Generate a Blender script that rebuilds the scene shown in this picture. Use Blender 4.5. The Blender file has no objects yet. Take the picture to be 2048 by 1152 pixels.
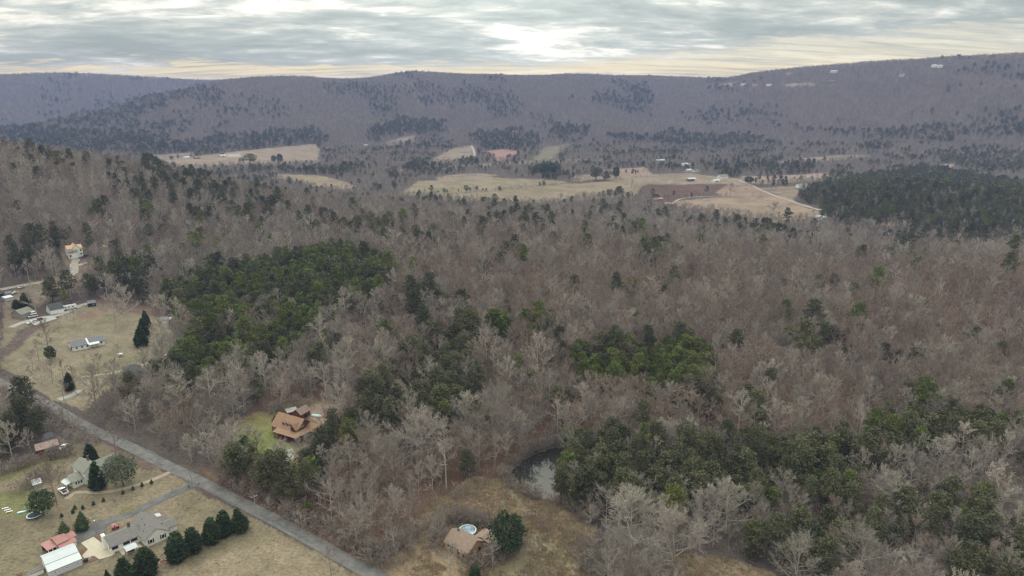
import bpy, bmesh, math, random
import numpy as np
from mathutils import Vector, Matrix

# ------------------------------------------------------------------ camera, sky, sun, exposure
SC = bpy.context.scene
COL = SC.collection
FPX, IW, IH = 1365.0, 2048.0, 1152.0
HCAM, YHOR = 140.0, 200.0
PITCH = math.atan((IH / 2 - YHOR) / FPX)

cam_data = bpy.data.cameras.new('camera')
cam_data.sensor_width = 36.0
cam_data.lens = 36.0 * FPX / IW
cam_data.clip_start, cam_data.clip_end = 0.5, 60000
cam = bpy.data.objects.new('camera', cam_data)
cam.location = (0, 0, HCAM)
cam.rotation_euler = (math.pi / 2 - PITCH, 0, 0)
COL.objects.link(cam)
SC.camera = cam

SUN_EL, SUN_AZ = math.radians(48), math.radians(-35)      # azimuth from +Y (away from the camera) towards +X
world = bpy.data.worlds.new('World')
SC.world = world
world.use_nodes = True
wn, wl = world.node_tree.nodes, world.node_tree.links
wn.clear()


def N(tree, kind, **kw):
    n = tree.nodes.new(kind)
    for k, v in kw.items():
        setattr(n, k, v)
    return n


def build_world():
    t = world.node_tree

    def math_(op, a, b=None, clamp=False):
        m = N(t, 'ShaderNodeMath', operation=op, use_clamp=clamp)
        for i, v in enumerate((a, b)):
            if v is None:
                continue
            if isinstance(v, (int, float)):
                m.inputs[i].default_value = v
            else:
                wl.new(v, m.inputs[i])
        return m.outputs[0]

    def ramp(fac, stops):
        r = N(t, 'ShaderNodeValToRGB')
        e = r.color_ramp.elements
        while len(e) < len(stops):
            e.new(0.5)
        for el, (p, c) in zip(e, stops):
            el.position = p
            el.color = (*c, 1)
        wl.new(fac, r.inputs[0])
        return r.outputs[0]

    def mixc(fac, a, b, mode='MIX'):
        m = N(t, 'ShaderNodeMix', data_type='RGBA', blend_type=mode)
        for sock, v in ((m.inputs[0], fac), (m.inputs[6], a), (m.inputs[7], b)):
            if isinstance(v, (int, float)):
                sock.default_value = v
            elif isinstance(v, tuple):
                sock.default_value = (*v, 1)
            else:
                wl.new(v, sock)
        return m.outputs[2]

    tc = N(t, 'ShaderNodeTexCoord')
    sep = N(t, 'ShaderNodeSeparateXYZ')
    wl.new(tc.outputs['Generated'], sep.inputs[0])
    x, y, z = sep.outputs
    zc = math_('MAXIMUM', math_('ADD', z, 0.12), 0.04)
    u = math_('DIVIDE', x, zc)
    v = math_('DIVIDE', y, zc)

    def cloud(su, sv, off, detail, rough, dist):
        c = N(t, 'ShaderNodeCombineXYZ')
        wl.new(math_('MULTIPLY', math_('ADD', u, math_('MULTIPLY', v, -0.25)), su), c.inputs[0])
        wl.new(math_('MULTIPLY', v, sv), c.inputs[1])
        c.inputs[2].default_value = off
        n = N(t, 'ShaderNodeTexNoise')
        n.inputs['Scale'].default_value = 1.0
        n.inputs['Detail'].default_value = detail
        n.inputs['Roughness'].default_value = rough
        n.inputs['Distortion'].default_value = dist
        wl.new(c.outputs[0], n.inputs['Vector'])
        return n.outputs['Fac']

    big = cloud(0.85, 1.2, 5.3, 8, 0.6, 0.35)
    fine = cloud(3.4, 5.0, 8.7, 6, 0.6, 0.5)
    thin = cloud(1.3, 9.0, 12.4, 5, 0.6, 0.3)
    f = math_('ADD', math_('MULTIPLY', big, 0.72), math_('MULTIPLY', fine, 0.28))
    body = ramp(f, [(0.41, (0.305, 0.345, 0.315)), (0.480, (0.39, 0.425, 0.385)), (0.532, (0.52, 0.54, 0.48)), (0.595, (0.86, 0.83, 0.72))])
    # overcast sky: brighter towards the zenith, and where low light comes through thin cloud above the ridge
    dot = N(t, 'ShaderNodeVectorMath', operation='DOT_PRODUCT')
    wl.new(tc.outputs['Generated'], dot.inputs[0])
    dot.inputs[1].default_value = Vector((-0.03, 1.0, 0.085)).normalized()
    glow = math_('POWER', math_('MAXIMUM', dot.outputs['Value'], 0.0), 26.0)
    lift = math_('ADD', 0.92, math_('MULTIPLY', glow, 0.34))
    lift = math_('ADD', lift, math_('MULTIPLY', math_('MAXIMUM', z, 0.0), 2.0))
    lv = N(t, 'ShaderNodeCombineXYZ')
    for i in range(3):
        wl.new(lift, lv.inputs[i])
    col = mixc(1.0, body, lv.outputs[0], 'MULTIPLY')
    # clear cream band under the edge of the cloud deck, close to the horizon; the edge wanders
    edge_n = N(t, 'ShaderNodeTexNoise')
    edge_n.inputs['Scale'].default_value = 2.2
    edge_n.inputs['Detail'].default_value = 3
    wl.new(tc.outputs['Generated'], edge_n.inputs['Vector'])
    el = math_('SUBTRACT', z, math_('MULTIPLY', math_('SUBTRACT', edge_n.outputs['Fac'], 0.5), 0.035))
    el = math_('SUBTRACT', el, math_('MULTIPLY', math_('MAXIMUM', math_('SUBTRACT', x, 0.02), 0.0), 0.062))
    el = math_('ADD', el, math_('MULTIPLY', math_('MAXIMUM', math_('MULTIPLY', x, -1.0), 0.0), 0.022))
    el = math_('ADD', el, math_('ADD', math_('MULTIPLY', math_('SUBTRACT', fine, 0.5), 0.05), math_('MULTIPLY', math_('SUBTRACT', big, 0.5), 0.05)))
    bandf = N(t, 'ShaderNodeMapRange', interpolation_type='SMOOTHSTEP')
    bandf.inputs['From Min'].default_value = 0.057
    bandf.inputs['From Max'].default_value = 0.046
    wl.new(el, bandf.inputs['Value'])
    band = ramp(math_('MULTIPLY', math_('MAXIMUM', z, 0.0), 10.0), [(0.0, (1.50, 1.05, 0.42)), (0.36, (1.36, 1.05, 0.50)), (0.52, (1.10, 0.94, 0.58)), (0.9, (0.80, 0.77, 0.62))])
    band2 = mixc(0.72, col, band)
    broken = math_('ADD', 0.45, math_('MULTIPLY', math_('SUBTRACT', thin, 0.40), 3.2), clamp=True)
    col = mixc(math_('MULTIPLY', bandf.outputs[0], broken), col, band2)

    sky = N(t, 'ShaderNodeTexSky', sky_type='NISHITA')
    sky.sun_disc = False
    sky.sun_elevation = SUN_EL
    sky.sun_rotation = SUN_AZ
    sky.air_density, sky.dust_density = 1.0, 2.0
    bg_sky = N(t, 'ShaderNodeBackground')
    bg_sky.inputs['Strength'].default_value = 0.05
    wl.new(sky.outputs[0], bg_sky.inputs['Color'])
    bg_cl = N(t, 'ShaderNodeBackground')
    bg_cl.inputs['Strength'].default_value = 1.0
    wl.new(col, bg_cl.inputs['Color'])
    mix = N(t, 'ShaderNodeMixShader')
    mix.inputs[0].default_value = 0.92          # cloud cover
    wl.new(bg_sky.outputs[0], mix.inputs[1])
    wl.new(bg_cl.outputs[0], mix.inputs[2])
    out = N(t, 'ShaderNodeOutputWorld')
    wl.new(mix.outputs[0], out.inputs[0])


build_world()
sun_data = bpy.data.lights.new('sun', 'SUN')
sun_data.energy = 1.3
sun_data.angle = math.radians(34)
sun_data.color = (1.0, 0.96, 0.9)
sun = bpy.data.objects.new('sun', sun_data)
sd = Vector((math.sin(SUN_AZ) * math.cos(SUN_EL), math.cos(SUN_AZ) * math.cos(SUN_EL), math.sin(SUN_EL)))
sun.rotation_euler = sd.to_track_quat('Z', 'Y').to_euler()
COL.objects.link(sun)
SC.view_settings.view_transform = 'Standard'
SC.view_settings.look = 'None'
SC.view_settings.exposure = 0.43
SC.view_settings.gamma = 1.0
SC.view_settings.use_curve_mapping = False
SC.cycles.use_denoising = True
SC.cycles.max_bounces = 4
SC.cycles.diffuse_bounces = 2
SC.cycles.glossy_bounces = 2
SC.cycles.volume_bounces = 0
SC.cycles.filter_width = 1.35
HAZE_DENSITY = 0.000115

# ------------------------------------------------------------------ numbers: pixels, terrain, noise
rng = np.random.default_rng(7)
random.seed(7)
CP, SP = math.cos(PITCH), math.sin(PITCH)


def ray(px, py):
    a = (np.asarray(px, float) - IW / 2) / FPX
    b = (IH / 2 - np.asarray(py, float)) / FPX
    return a, CP + b * SP, -SP + b * CP           # x, y, z of the direction


def proj(x, y, z):
    dz = z - HCAM
    dep = y * CP - dz * SP
    up = y * SP + dz * CP
    dep = np.where(dep < 1, 1, dep)
    return IW / 2 + FPX * x / dep, IH / 2 - FPX * up / dep


def ctl(px, py, D):
    a, b, c = ray(px, py)
    h = math.hypot(a, b)
    return (math.atan2(a, b), math.log(D), HCAM + D * c / h)


def flat(px, D, z):
    return (math.atan((px - IW / 2) / (FPX / CP)), math.log(D), z)


C = []
for th in (-1.5, -0.9, -0.45, -0.2, 0, 0.2, 0.45, 0.9, 1.5):
    for D in (15, 60, 140, 200, 260):
        C.append((th, math.log(D), 0.0))
for px in (-250, 150, 500, 900, 1300, 1700, 2200):
    C += [flat(px, 330, 2.0 if px < 1500 else 1.0)]
for px, z1, z2 in ((-300, 10, 22), (0, 7, 17), (250, 6, 13), (600, 6, 13), (1000, 6, 11), (1400, 5, 8), (1800, 3, 4), (2300, 2, 2)):
    C += [flat(px, 440, z1), flat(px, 580, z2)]
for px, py, D in ((-300, 270, 1050), (0, 306, 1050), (150, 325, 1050), (300, 346, 1000), (460, 376, 950), (700, 414, 880), (1000, 440, 800),
                  (1300, 463, 730), (1600, 498, 680), (1850, 515, 650), (2048, 518, 630), (2350, 515, 600)):
    C.append(ctl(px, py, D))
for px, D, z in ((-300, 1350, 40), (0, 1350, 22), (150, 1320, 6), (300, 1250, -4), (460, 1150, -8), (700, 1050, -10), (1000, 950, -11), (1300, 870, -11),
                 (1600, 800, -11), (1850, 770, -11), (2048, 760, -9), (2350, 760, 0)):
    C.append(flat(px, D, z))
for px in (500, 750, 1000, 1250, 1500):
    C += [flat(px, 1350, -11), flat(px, 1650, -10), flat(px, 2050, -8), flat(px, 2500, 0)]
for px in (1750, 2048, 2350):
    C += [flat(px, 1600, -8), flat(px, 1950, 0), flat(px, 2300, 22)]
for px in (-300, 0, 250):
    C += [flat(px, 1750, -8), flat(px, 2050, -8), flat(px, 2450, 4)]
C += [flat(1850, 1170, 17), flat(1740, 1150, 8), flat(1640, 1080, -8), flat(1980, 1170, 14), flat(2150, 1200, 6), flat(1850, 1400, -7), flat(1850, 930, -9), flat(2048, 950, -9), flat(1950, 1400, -7)]
for px, py, D in ((450, 164, 3600), (600, 157, 3800), (800, 150, 3900), (830, 147, 3900), (1000, 153, 3950), (1150, 151, 4050), (1300, 155, 4150), (1390, 158, 4200), (1500, 151, 3750),
                  (1600, 141, 3550), (1750, 128, 3450), (1900, 121, 3350), (2048, 117, 3250), (2350, 108, 3200)):
    t0 = ctl(px, py, D)
    C.append(t0)
    th = t0[0]
    C.append((th, math.log(D + 700), t0[2] - 45))
    C.append((th, math.log(D * 0.86), t0[2] * 0.56 + 2))
for px, py, D in ((300, 192, 3350), (150, 230, 3150), (0, 262, 3000), (-250, 292, 2900)):
    t0 = ctl(px, py, D)
    C += [t0, (t0[0], math.log(D + 600), max(0.0, t0[2] - 90)), (t0[0], math.log(D * 0.91), t0[2] * 0.45)]
for px, py in ((-400, 158), (-100, 158), (90, 151), (200, 153), (330, 161), (480, 164), (650, 168)):
    t0 = ctl(px, py, 5900)
    C += [t0, (t0[0], math.log(7000), t0[2] - 90), (t0[0], math.log(4750), 110)]
for th in (-1.5, -1.0, -0.3, 0, 0.3, 1.0, 1.5):
    C.append((th, math.log(9000), 200))
for th in (-1.5, -1.0, 1.0, 1.5):
    for D, z in ((600, 15), (1200, 10), (2300, 10), (4000, 220), (5900, 300)):
        C.append((th, math.log(D), z))
C = np.array(C)
KX, KV = 2.4, 1.25
Q = np.c_[C[:, 0] * KX, C[:, 1] * KV]


def tps(r2):
    return 0.5 * r2 * np.log(r2 + 1e-9)


d2 = ((Q[:, None, :] - Q[None]) ** 2).sum(-1)
n = len(C)
A = np.zeros((n + 3, n + 3))
A[:n, :n] = tps(d2) + np.eye(n) * 0.004
A[:n, n] = 1
A[:n, n + 1:] = Q
A[n, :n] = 1
A[n + 1:, :n] = Q.T
WTS = np.linalg.solve(A, np.r_[C[:, 2], 0, 0, 0])


def hash2(ix, iy, s):
    h = (ix.astype(np.int64) * 374761393 + iy.astype(np.int64) * 668265263 + s * 1442695041) & 0xFFFFFFFF
    h = ((h ^ (h >> 13)) * 1274126177) & 0xFFFFFFFF
    return ((h ^ (h >> 16)) & 0xFFFF) / 65535.0


def vnoise(x, y, s=0):
    x, y = np.asarray(x, float), np.asarray(y, float)
    ix, iy = np.floor(x), np.floor(y)
    fx, fy = x - ix, y - iy
    fx, fy = fx * fx * (3 - 2 * fx), fy * fy * (3 - 2 * fy)
    a, b = hash2(ix, iy, s), hash2(ix + 1, iy, s)
    c, d = hash2(ix, iy + 1, s), hash2(ix + 1, iy + 1, s)
    return (a * (1 - fx) + b * fx) * (1 - fy) + (c * (1 - fx) + d * fx) * fy


def fbm(x, y, s=0, o=4):
    v, a, t = 0, 0.5, 0
    for i in range(o):
        v = v + a * vnoise(x * 2 ** i, y * 2 ** i, s + i)
        t += a
        a *= 0.5
    return v / t


def inpoly(px, py, poly):
    px, py = np.asarray(px, float), np.asarray(py, float)
    r = np.zeros(px.shape, bool)
    m = len(poly)
    for i in range(m):
        x0, y0 = poly[i]
        x1, y1 = poly[(i + 1) % m]
        if y0 == y1:
            continue
        c = ((y0 > py) != (y1 > py)) & (px < (x1 - x0) * (py - y0) / (y1 - y0) + x0)
        r ^= c
    return r


def base_h(x, y):
    x, y = np.asarray(x, float), np.asarray(y, float)
    shp = np.broadcast(x, y).shape
    x, y = np.broadcast_to(x, shp).ravel(), np.broadcast_to(y, shp).ravel()
    D = np.maximum(np.hypot(x, y), 15)
    q = np.c_[np.arctan2(x, y) * KX, np.log(D) * KV]
    out = np.empty(len(q))
    for i in range(0, len(q), 40000):
        b = q[i:i + 40000]
        r2 = ((b[:, None, :] - Q[None]) ** 2).sum(-1)
        out[i:i + 40000] = tps(r2) @ WTS[:n] + WTS[n] + b @ WTS[n + 1:]
    amp = np.clip((D - 2450) / 400, 0, 1) * np.clip((3550 - D) / 500, 0.08, 1)
    xr = x + 0.25 * y
    out += amp * (58 * (np.abs(fbm(xr / 430, y / 900, 31, 3) - 0.5) * 2 - 0.28))
    out += np.clip((D - 300) / 300, 0, 1) * np.clip((1100 - D) / 300, 0, 1) * 5 * (fbm(x / 140, y / 200, 77, 2) - 0.5)
    return out.reshape(shp)


def hit(px, py, hf=None):
    """The point of the ground that is seen at a pixel of the photograph."""
    hf = hf or height
    a, b, c = ray(px, py)
    l = math.hypot(a, b)
    D = np.geomspace(60, 9000, 1600)
    z = HCAM + D * c / l
    g = hf(D * a / l, D * b / l)
    k = int(np.argmax(z < g))
    if k == 0:
        k = 1 if z[0] < g[0] else len(D) - 1
    lo, hi = D[k - 1], D[k]
    e0, e1 = z[k - 1] - g[k - 1], z[k] - g[k]
    Dm = lo + (hi - lo) * (e0 / (e0 - e1) if e0 != e1 else 0)
    x, y = Dm * a / l, Dm * b / l
    return float(x), float(y), float(hf(np.array([x]), np.array([y]))[0])


POND_PX = [(1024, 950), (1040, 928), (1070, 910), (1105, 896), (1128, 898), (1130, 930), (1126, 965), (1114, 985), (1094, 992), (1060, 980), (1032, 966)]
POND = [hit(*p, base_h)[:2] for p in POND_PX]
PCX, PCY = np.mean([p[0] for p in POND]), np.mean([p[1] for p in POND])
POND_Z = float(base_h(np.array([PCX]), np.array([PCY]))[0]) - 0.7


def seg_dist(x, y, pts, closed=False):
    d = np.full(np.shape(x), 1e9)
    k = len(pts)
    for i in range(k if closed else k - 1):
        x0, y0 = pts[i][:2]
        x1, y1 = pts[(i + 1) % k][:2]
        L2 = (x1 - x0) ** 2 + (y1 - y0) ** 2 + 1e-9
        t = np.clip(((x - x0) * (x1 - x0) + (y - y0) * (y1 - y0)) / L2, 0, 1)
        d = np.minimum(d, np.hypot(x - x0 - t * (x1 - x0), y - y0 - t * (y1 - y0)))
    return d


def height(x, y):
    h = base_h(x, y)
    x, y = np.broadcast_arrays(np.asarray(x, float), np.asarray(y, float))
    near = (np.abs(x - PCX) < 60) & (np.abs(y - PCY) < 60)
    if near.any():
        xs, ys = x[near], y[near]
        s = seg_dist(xs, ys, POND, True) * np.where(inpoly(xs, ys, POND), -1, 1)
        t = np.clip((4.0 - s) / 5.0, 0, 1)
        t = t * t * (3 - 2 * t)
        hb = h[near]
        h[near] = hb * (1 - t) + (POND_Z - 1.4) * t
    return h


# ------------------------------------------------------------------ materials
def mat(name, color, rough=0.85, var=0.0, vscale=1.0, metallic=0.0, spec=0.3, color2=None, obj_random=0.0, stretch=None, bump=0.0, bscale=6.0):
    m = bpy.data.materials.new(name)
    m.use_nodes = True
    t = m.node_tree
    b = t.nodes['Principled BSDF']
    b.inputs['Roughness'].default_value = rough
    b.inputs['Metallic'].default_value = metallic
    b.inputs['Specular IOR Level'].default_value = spec
    c2 = color2 or tuple(min(1, c * (1 + var)) for c in color)
    c1 = color if color2 else tuple(c * (1 - var) for c in color)
    last = None
    if var or color2:
        tc = N(t, 'ShaderNodeTexCoord')
        nz = N(t, 'ShaderNodeTexNoise')
        nz.inputs['Scale'].default_value = vscale
        nz.inputs['Detail'].default_value = 5
        nz.inputs['Roughness'].default_value = 0.65
        src = tc.outputs['Object']
        if stretch:
            mp = N(t, 'ShaderNodeMapping')
            mp.inputs['Scale'].default_value = stretch
            t.links.new(src, mp.inputs[0])
            src = mp.outputs[0]
        t.links.new(src, nz.inputs['Vector'])
        r = N(t, 'ShaderNodeValToRGB')
        r.color_ramp.elements[0].position, r.color_ramp.elements[1].position = 0.32, 0.68
        r.color_ramp.elements[0].color, r.color_ramp.elements[1].color = (*c1, 1), (*c2, 1)
        t.links.new(nz.outputs['Fac'], r.inputs[0])
        last = r.outputs[0]
        if bump:
            bp = N(t, 'ShaderNodeBump')
            bp.inputs['Strength'].default_value = bump
            bp.inputs['Distance'].default_value = 0.1
            t.links.new(nz.outputs['Fac'], bp.inputs['Height'])
            t.links.new(bp.outputs[0], b.inputs['Normal'])
    if obj_random:
        oi = N(t, 'ShaderNodeObjectInfo')
        hsv = N(t, 'ShaderNodeHueSaturation')
        mr = N(t, 'ShaderNodeMapRange')
        mr.inputs['To Min'].default_value, mr.inputs['To Max'].default_value = 1 - obj_random, 1 + obj_random
        t.links.new(oi.outputs['Random'], mr.inputs['Value'])
        t.links.new(mr.outputs[0], hsv.inputs['Value'])
        m2 = N(t, 'ShaderNodeMath', operation='FRACT')
        mm = N(t, 'ShaderNodeMath', operation='MULTIPLY')
        mm.inputs[1].default_value = 37.7
        t.links.new(oi.outputs['Random'], mm.inputs[0])
        t.links.new(mm.outputs[0], m2.inputs[0])
        mh = N(t, 'ShaderNodeMapRange')
        mh.inputs['To Min'].default_value, mh.inputs['To Max'].default_value = 0.485, 0.515
        t.links.new(m2.outputs[0], mh.inputs['Value'])
        t.links.new(mh.outputs[0], hsv.inputs['Hue'])
        if last is None:
            hsv.inputs['Color'].default_value = (*color, 1)
        else:
            t.links.new(last, hsv.inputs['Color'])
        last = hsv.outputs[0]
    if last is None:
        b.inputs['Base Color'].default_value = (*color, 1)
    else:
        t.links.new(last, b.inputs['Base Color'])
    return m


M = {
    'bark_pale': mat('pale_bark', (0.40, 0.355, 0.31), 0.95, spec=0.1, obj_random=0.22),
    'bark_brown': mat('brown_bark', (0.27, 0.215, 0.185), 0.95, spec=0.1, obj_random=0.25),
    'bark_grey': mat('grey_bark', (0.31, 0.275, 0.25), 0.95, spec=0.1, obj_random=0.25),
    'twig_pale': mat('pale_twigs', (0.38, 0.335, 0.292), 0.95, spec=0.1, obj_random=0.22),
    'twig_brown': mat('brown_twigs', (0.252, 0.198, 0.162), 0.95, spec=0.1, obj_random=0.25),
    'twig_grey': mat('grey_twigs', (0.30, 0.262, 0.23), 0.95, spec=0.1, obj_random=0.25),
    'pine_bark': mat('pine_bark', (0.15, 0.11, 0.085), 0.95, spec=0.1),
    'pine_dark': mat('dark_pine_needles', (0.074, 0.080, 0.042), 0.8, 0.35, 0.6, spec=0.2, obj_random=0.3),
    'pine_olive': mat('olive_pine_needles', (0.108, 0.110, 0.055), 0.8, 0.35, 0.6, spec=0.2, obj_random=0.3),
    'pine_green': mat('green_pine_needles', (0.118, 0.142, 0.036), 0.8, 0.35, 0.6, spec=0.2, obj_random=0.25),
    'cedar': mat('cedar_foliage', (0.045, 0.072, 0.032), 0.8, 0.5, 1.4, spec=0.2, obj_random=0.25),
    'arborvitae': mat('arborvitae_foliage', (0.060, 0.080, 0.030), 0.8, 0.4, 1.2, spec=0.2, obj_random=0.15),
    'magnolia': mat('broadleaf_foliage', (0.13, 0.14, 0.09), 0.7, 0.35, 0.8, spec=0.3, obj_random=0.2),
    'asphalt': mat('worn_asphalt', (0.105, 0.10, 0.097), 0.9, color2=(0.20, 0.19, 0.18), vscale=0.25),
    'asphalt_dark': mat('dark_asphalt', (0.085, 0.085, 0.09), 0.9, color2=(0.17, 0.165, 0.16), vscale=0.22),
    'tar': mat('tar_patch', (0.055, 0.074, 0.074), 0.9, color2=(0.16, 0.155, 0.15), vscale=0.6),
    'gravel': mat('pale_gravel', (0.27, 0.24, 0.20), 0.95, color2=(0.37, 0.335, 0.285), vscale=0.4),
    'gravel_grey': mat('grey_gravel', (0.30, 0.29, 0.275), 0.95, color2=(0.40, 0.385, 0.36), vscale=0.4),
    'dirt': mat('dirt_track', (0.27, 0.215, 0.16), 0.95, color2=(0.38, 0.32, 0.25), vscale=0.5),
    'concrete': mat('cream_concrete', (0.48, 0.43, 0.335), 0.9, 0.09, 0.5),
    'white_wall': mat('white_siding', (0.74, 0.73, 0.69), 0.7, 0.05, 1.0),
    'white_metal': mat('white_roof_metal', (0.47, 0.51, 0.52), 0.45, 0.05, 0.4, spec=0.5),
    'white_trim': mat('white_trim', (0.8, 0.79, 0.76), 0.6),
    'lavender': mat('pale_grey_siding', (0.52, 0.52, 0.56), 0.7, 0.04, 1.0),
    'shingle_grey': mat('grey_shingles', (0.185, 0.172, 0.163), 0.9, 0.16, 1.3, bump=0.3),
    'shingle_dark': mat('dark_shingles', (0.085, 0.085, 0.095), 0.9, 0.2, 1.2, bump=0.3),
    'shingle_blue': mat('blue_grey_shingles', (0.17, 0.18, 0.20), 0.9, 0.2, 1.0, bump=0.3),
    'shingle_sage': mat('sage_shingles', (0.23, 0.23, 0.195), 0.9, 0.14, 1.0, bump=0.3),
    'shingle_tan': mat('tan_shingles', (0.29, 0.178, 0.115), 0.9, 0.14, 1.1, bump=0.3),
    'shingle_brown': mat('brown_shingles', (0.25, 0.182, 0.142), 0.9, 0.14, 1.1, bump=0.3),
    'shingle_orange': mat('orange_roof', (0.50, 0.33, 0.19), 0.8, 0.08, 1.0),
    'salmon': mat('salmon_roof_metal', (0.36, 0.165, 0.145), 0.6, 0.08, 0.8, spec=0.4),
    'rust_roof': mat('rusty_roof_metal', (0.22, 0.125, 0.11), 0.8, color2=(0.36, 0.28, 0.26), vscale=0.9),
    'barn_red': mat('barn_red_boards', (0.15, 0.035, 0.03), 0.9, 0.2, 1.0),
    'log': mat('dark_log_wall', (0.12, 0.055, 0.04), 0.9, 0.25, 1.0, stretch=(0.3, 0.3, 5)),
    'log_red': mat('dark_red_boards', (0.15, 0.05, 0.042), 0.9, 0.2, 1.0),
    'brick_orange': mat('orange_brick', (0.50, 0.28, 0.17), 0.9, 0.1, 3.0),
    'chimney_brick': mat('chimney_brick', (0.14, 0.085, 0.07), 0.9, 0.25, 3.0),
    'glass': mat('window_glass', (0.02, 0.025, 0.035), 0.08, spec=0.6),
    'screen': mat('dark_porch_screen', (0.02, 0.022, 0.03), 0.5),
    'dark': mat('dark_opening', (0.02, 0.02, 0.022), 0.9),
    'wood': mat('weathered_wood', (0.24, 0.18, 0.13), 0.9, 0.2, 2.0),
    'wood_grey': mat('grey_wood', (0.30, 0.28, 0.26), 0.9, 0.2, 2.0),
    'tyre': mat('tyre_rubber', (0.02, 0.02, 0.02), 0.9),
    'rim': mat('wheel_rim', (0.5, 0.5, 0.5), 0.4, metallic=0.7),
    'car_white': mat('white_car_paint', (0.75, 0.75, 0.74), 0.3, spec=0.5),
    'car_red': mat('red_car_paint', (0.36, 0.05, 0.05), 0.3, spec=0.5),
    'car_dark': mat('dark_car_paint', (0.04, 0.045, 0.06), 0.3, spec=0.5),
    'car_maroon': mat('maroon_car_paint', (0.11, 0.03, 0.035), 0.3, spec=0.5),
    'car_silver': mat('silver_car_paint', (0.5, 0.51, 0.52), 0.3, spec=0.5),
    'lamp_red': mat('tail_light', (0.4, 0.02, 0.02), 0.3),
    'lamp_clear': mat('head_light', (0.7, 0.7, 0.68), 0.2),
    'black': mat('black_fabric', (0.025, 0.025, 0.03), 0.8),
    'steel': mat('galvanised_steel', (0.42, 0.43, 0.44), 0.5, metallic=0.4),
    'blue': mat('pool_blue_plastic', (0.18, 0.42, 0.62), 0.5),
    'pale_blue': mat('pale_blue_plastic', (0.38, 0.58, 0.63), 0.5),
    'cow': mat('black_cow_hide', (0.02, 0.018, 0.017), 0.8),
    'sedge': mat('sedge_grass', (0.37, 0.265, 0.175), 0.95, spec=0.1, obj_random=0.3),
    'straw': mat('straw_grass', (0.37, 0.31, 0.205), 0.95, spec=0.1, obj_random=0.3),
    'mulch': mat('brown_mulch', (0.16, 0.09, 0.06), 0.95, 0.3, 2.0),
    'hay': mat('hay', (0.45, 0.38, 0.24), 0.95, 0.15, 2.0),
}


def water_material(name, col, rough):
    m = mat(name, col, rough, spec=0.5)
    t = m.node_tree
    nz = N(t, 'ShaderNodeTexNoise')
    nz.inputs['Scale'].default_value = 0.8
    nz.inputs['Detail'].default_value = 3
    tc = N(t, 'ShaderNodeTexCoord')
    t.links.new(tc.outputs['Object'], nz.inputs['Vector'])
    bp = N(t, 'ShaderNodeBump')
    bp.inputs['Strength'].default_value = 0.004
    t.links.new(nz.outputs['Fac'], bp.inputs['Height'])
    t.links.new(bp.outputs[0], t.nodes['Principled BSDF'].inputs['Normal'])
    t.nodes['Principled BSDF'].inputs['IOR'].default_value = 1.6
    return m


M['pond_water'] = water_material('pond_water', (0.022, 0.023, 0.018), 0.02)
M['pool_water'] = mat('pool_water', (0.02, 0.05, 0.12), 0.08, color2=(0.42, 0.56, 0.66), vscale=0.55, spec=0.6)


# ------------------------------------------------------------------ mesh helpers
def tag(o, label=None, cat=None, group=None, kind=None):
    if label:
        o['label'] = label
    if cat:
        o['category'] = cat
    if group:
        o['group'] = group
    if kind:
        o['kind'] = kind
    return o


def mesh_np(name, v, f, m, smooth=False):
    me = bpy.data.meshes.new(name)
    me.from_pydata(v.tolist() if hasattr(v, 'tolist') else v, [], f.tolist() if hasattr(f, 'tolist') else f)
    me.materials.append(m)
    if smooth:
        me.polygons.foreach_set('use_smooth', np.ones(len(me.polygons), bool))
    me.update()
    return me


def link(name, me, parent=None, loc=None):
    o = bpy.data.objects.new(name, me)
    COL.objects.link(o)
    if parent:
        o.parent = parent
    if loc is not None:
        o.location = loc
    return o


def empty(name, loc, rz=0.0):
    o = bpy.data.objects.new(name, None)
    o.empty_display_size = 0.5
    o.location = loc
    o.rotation_euler = (0, 0, rz)
    COL.objects.link(o)
    return o


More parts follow.
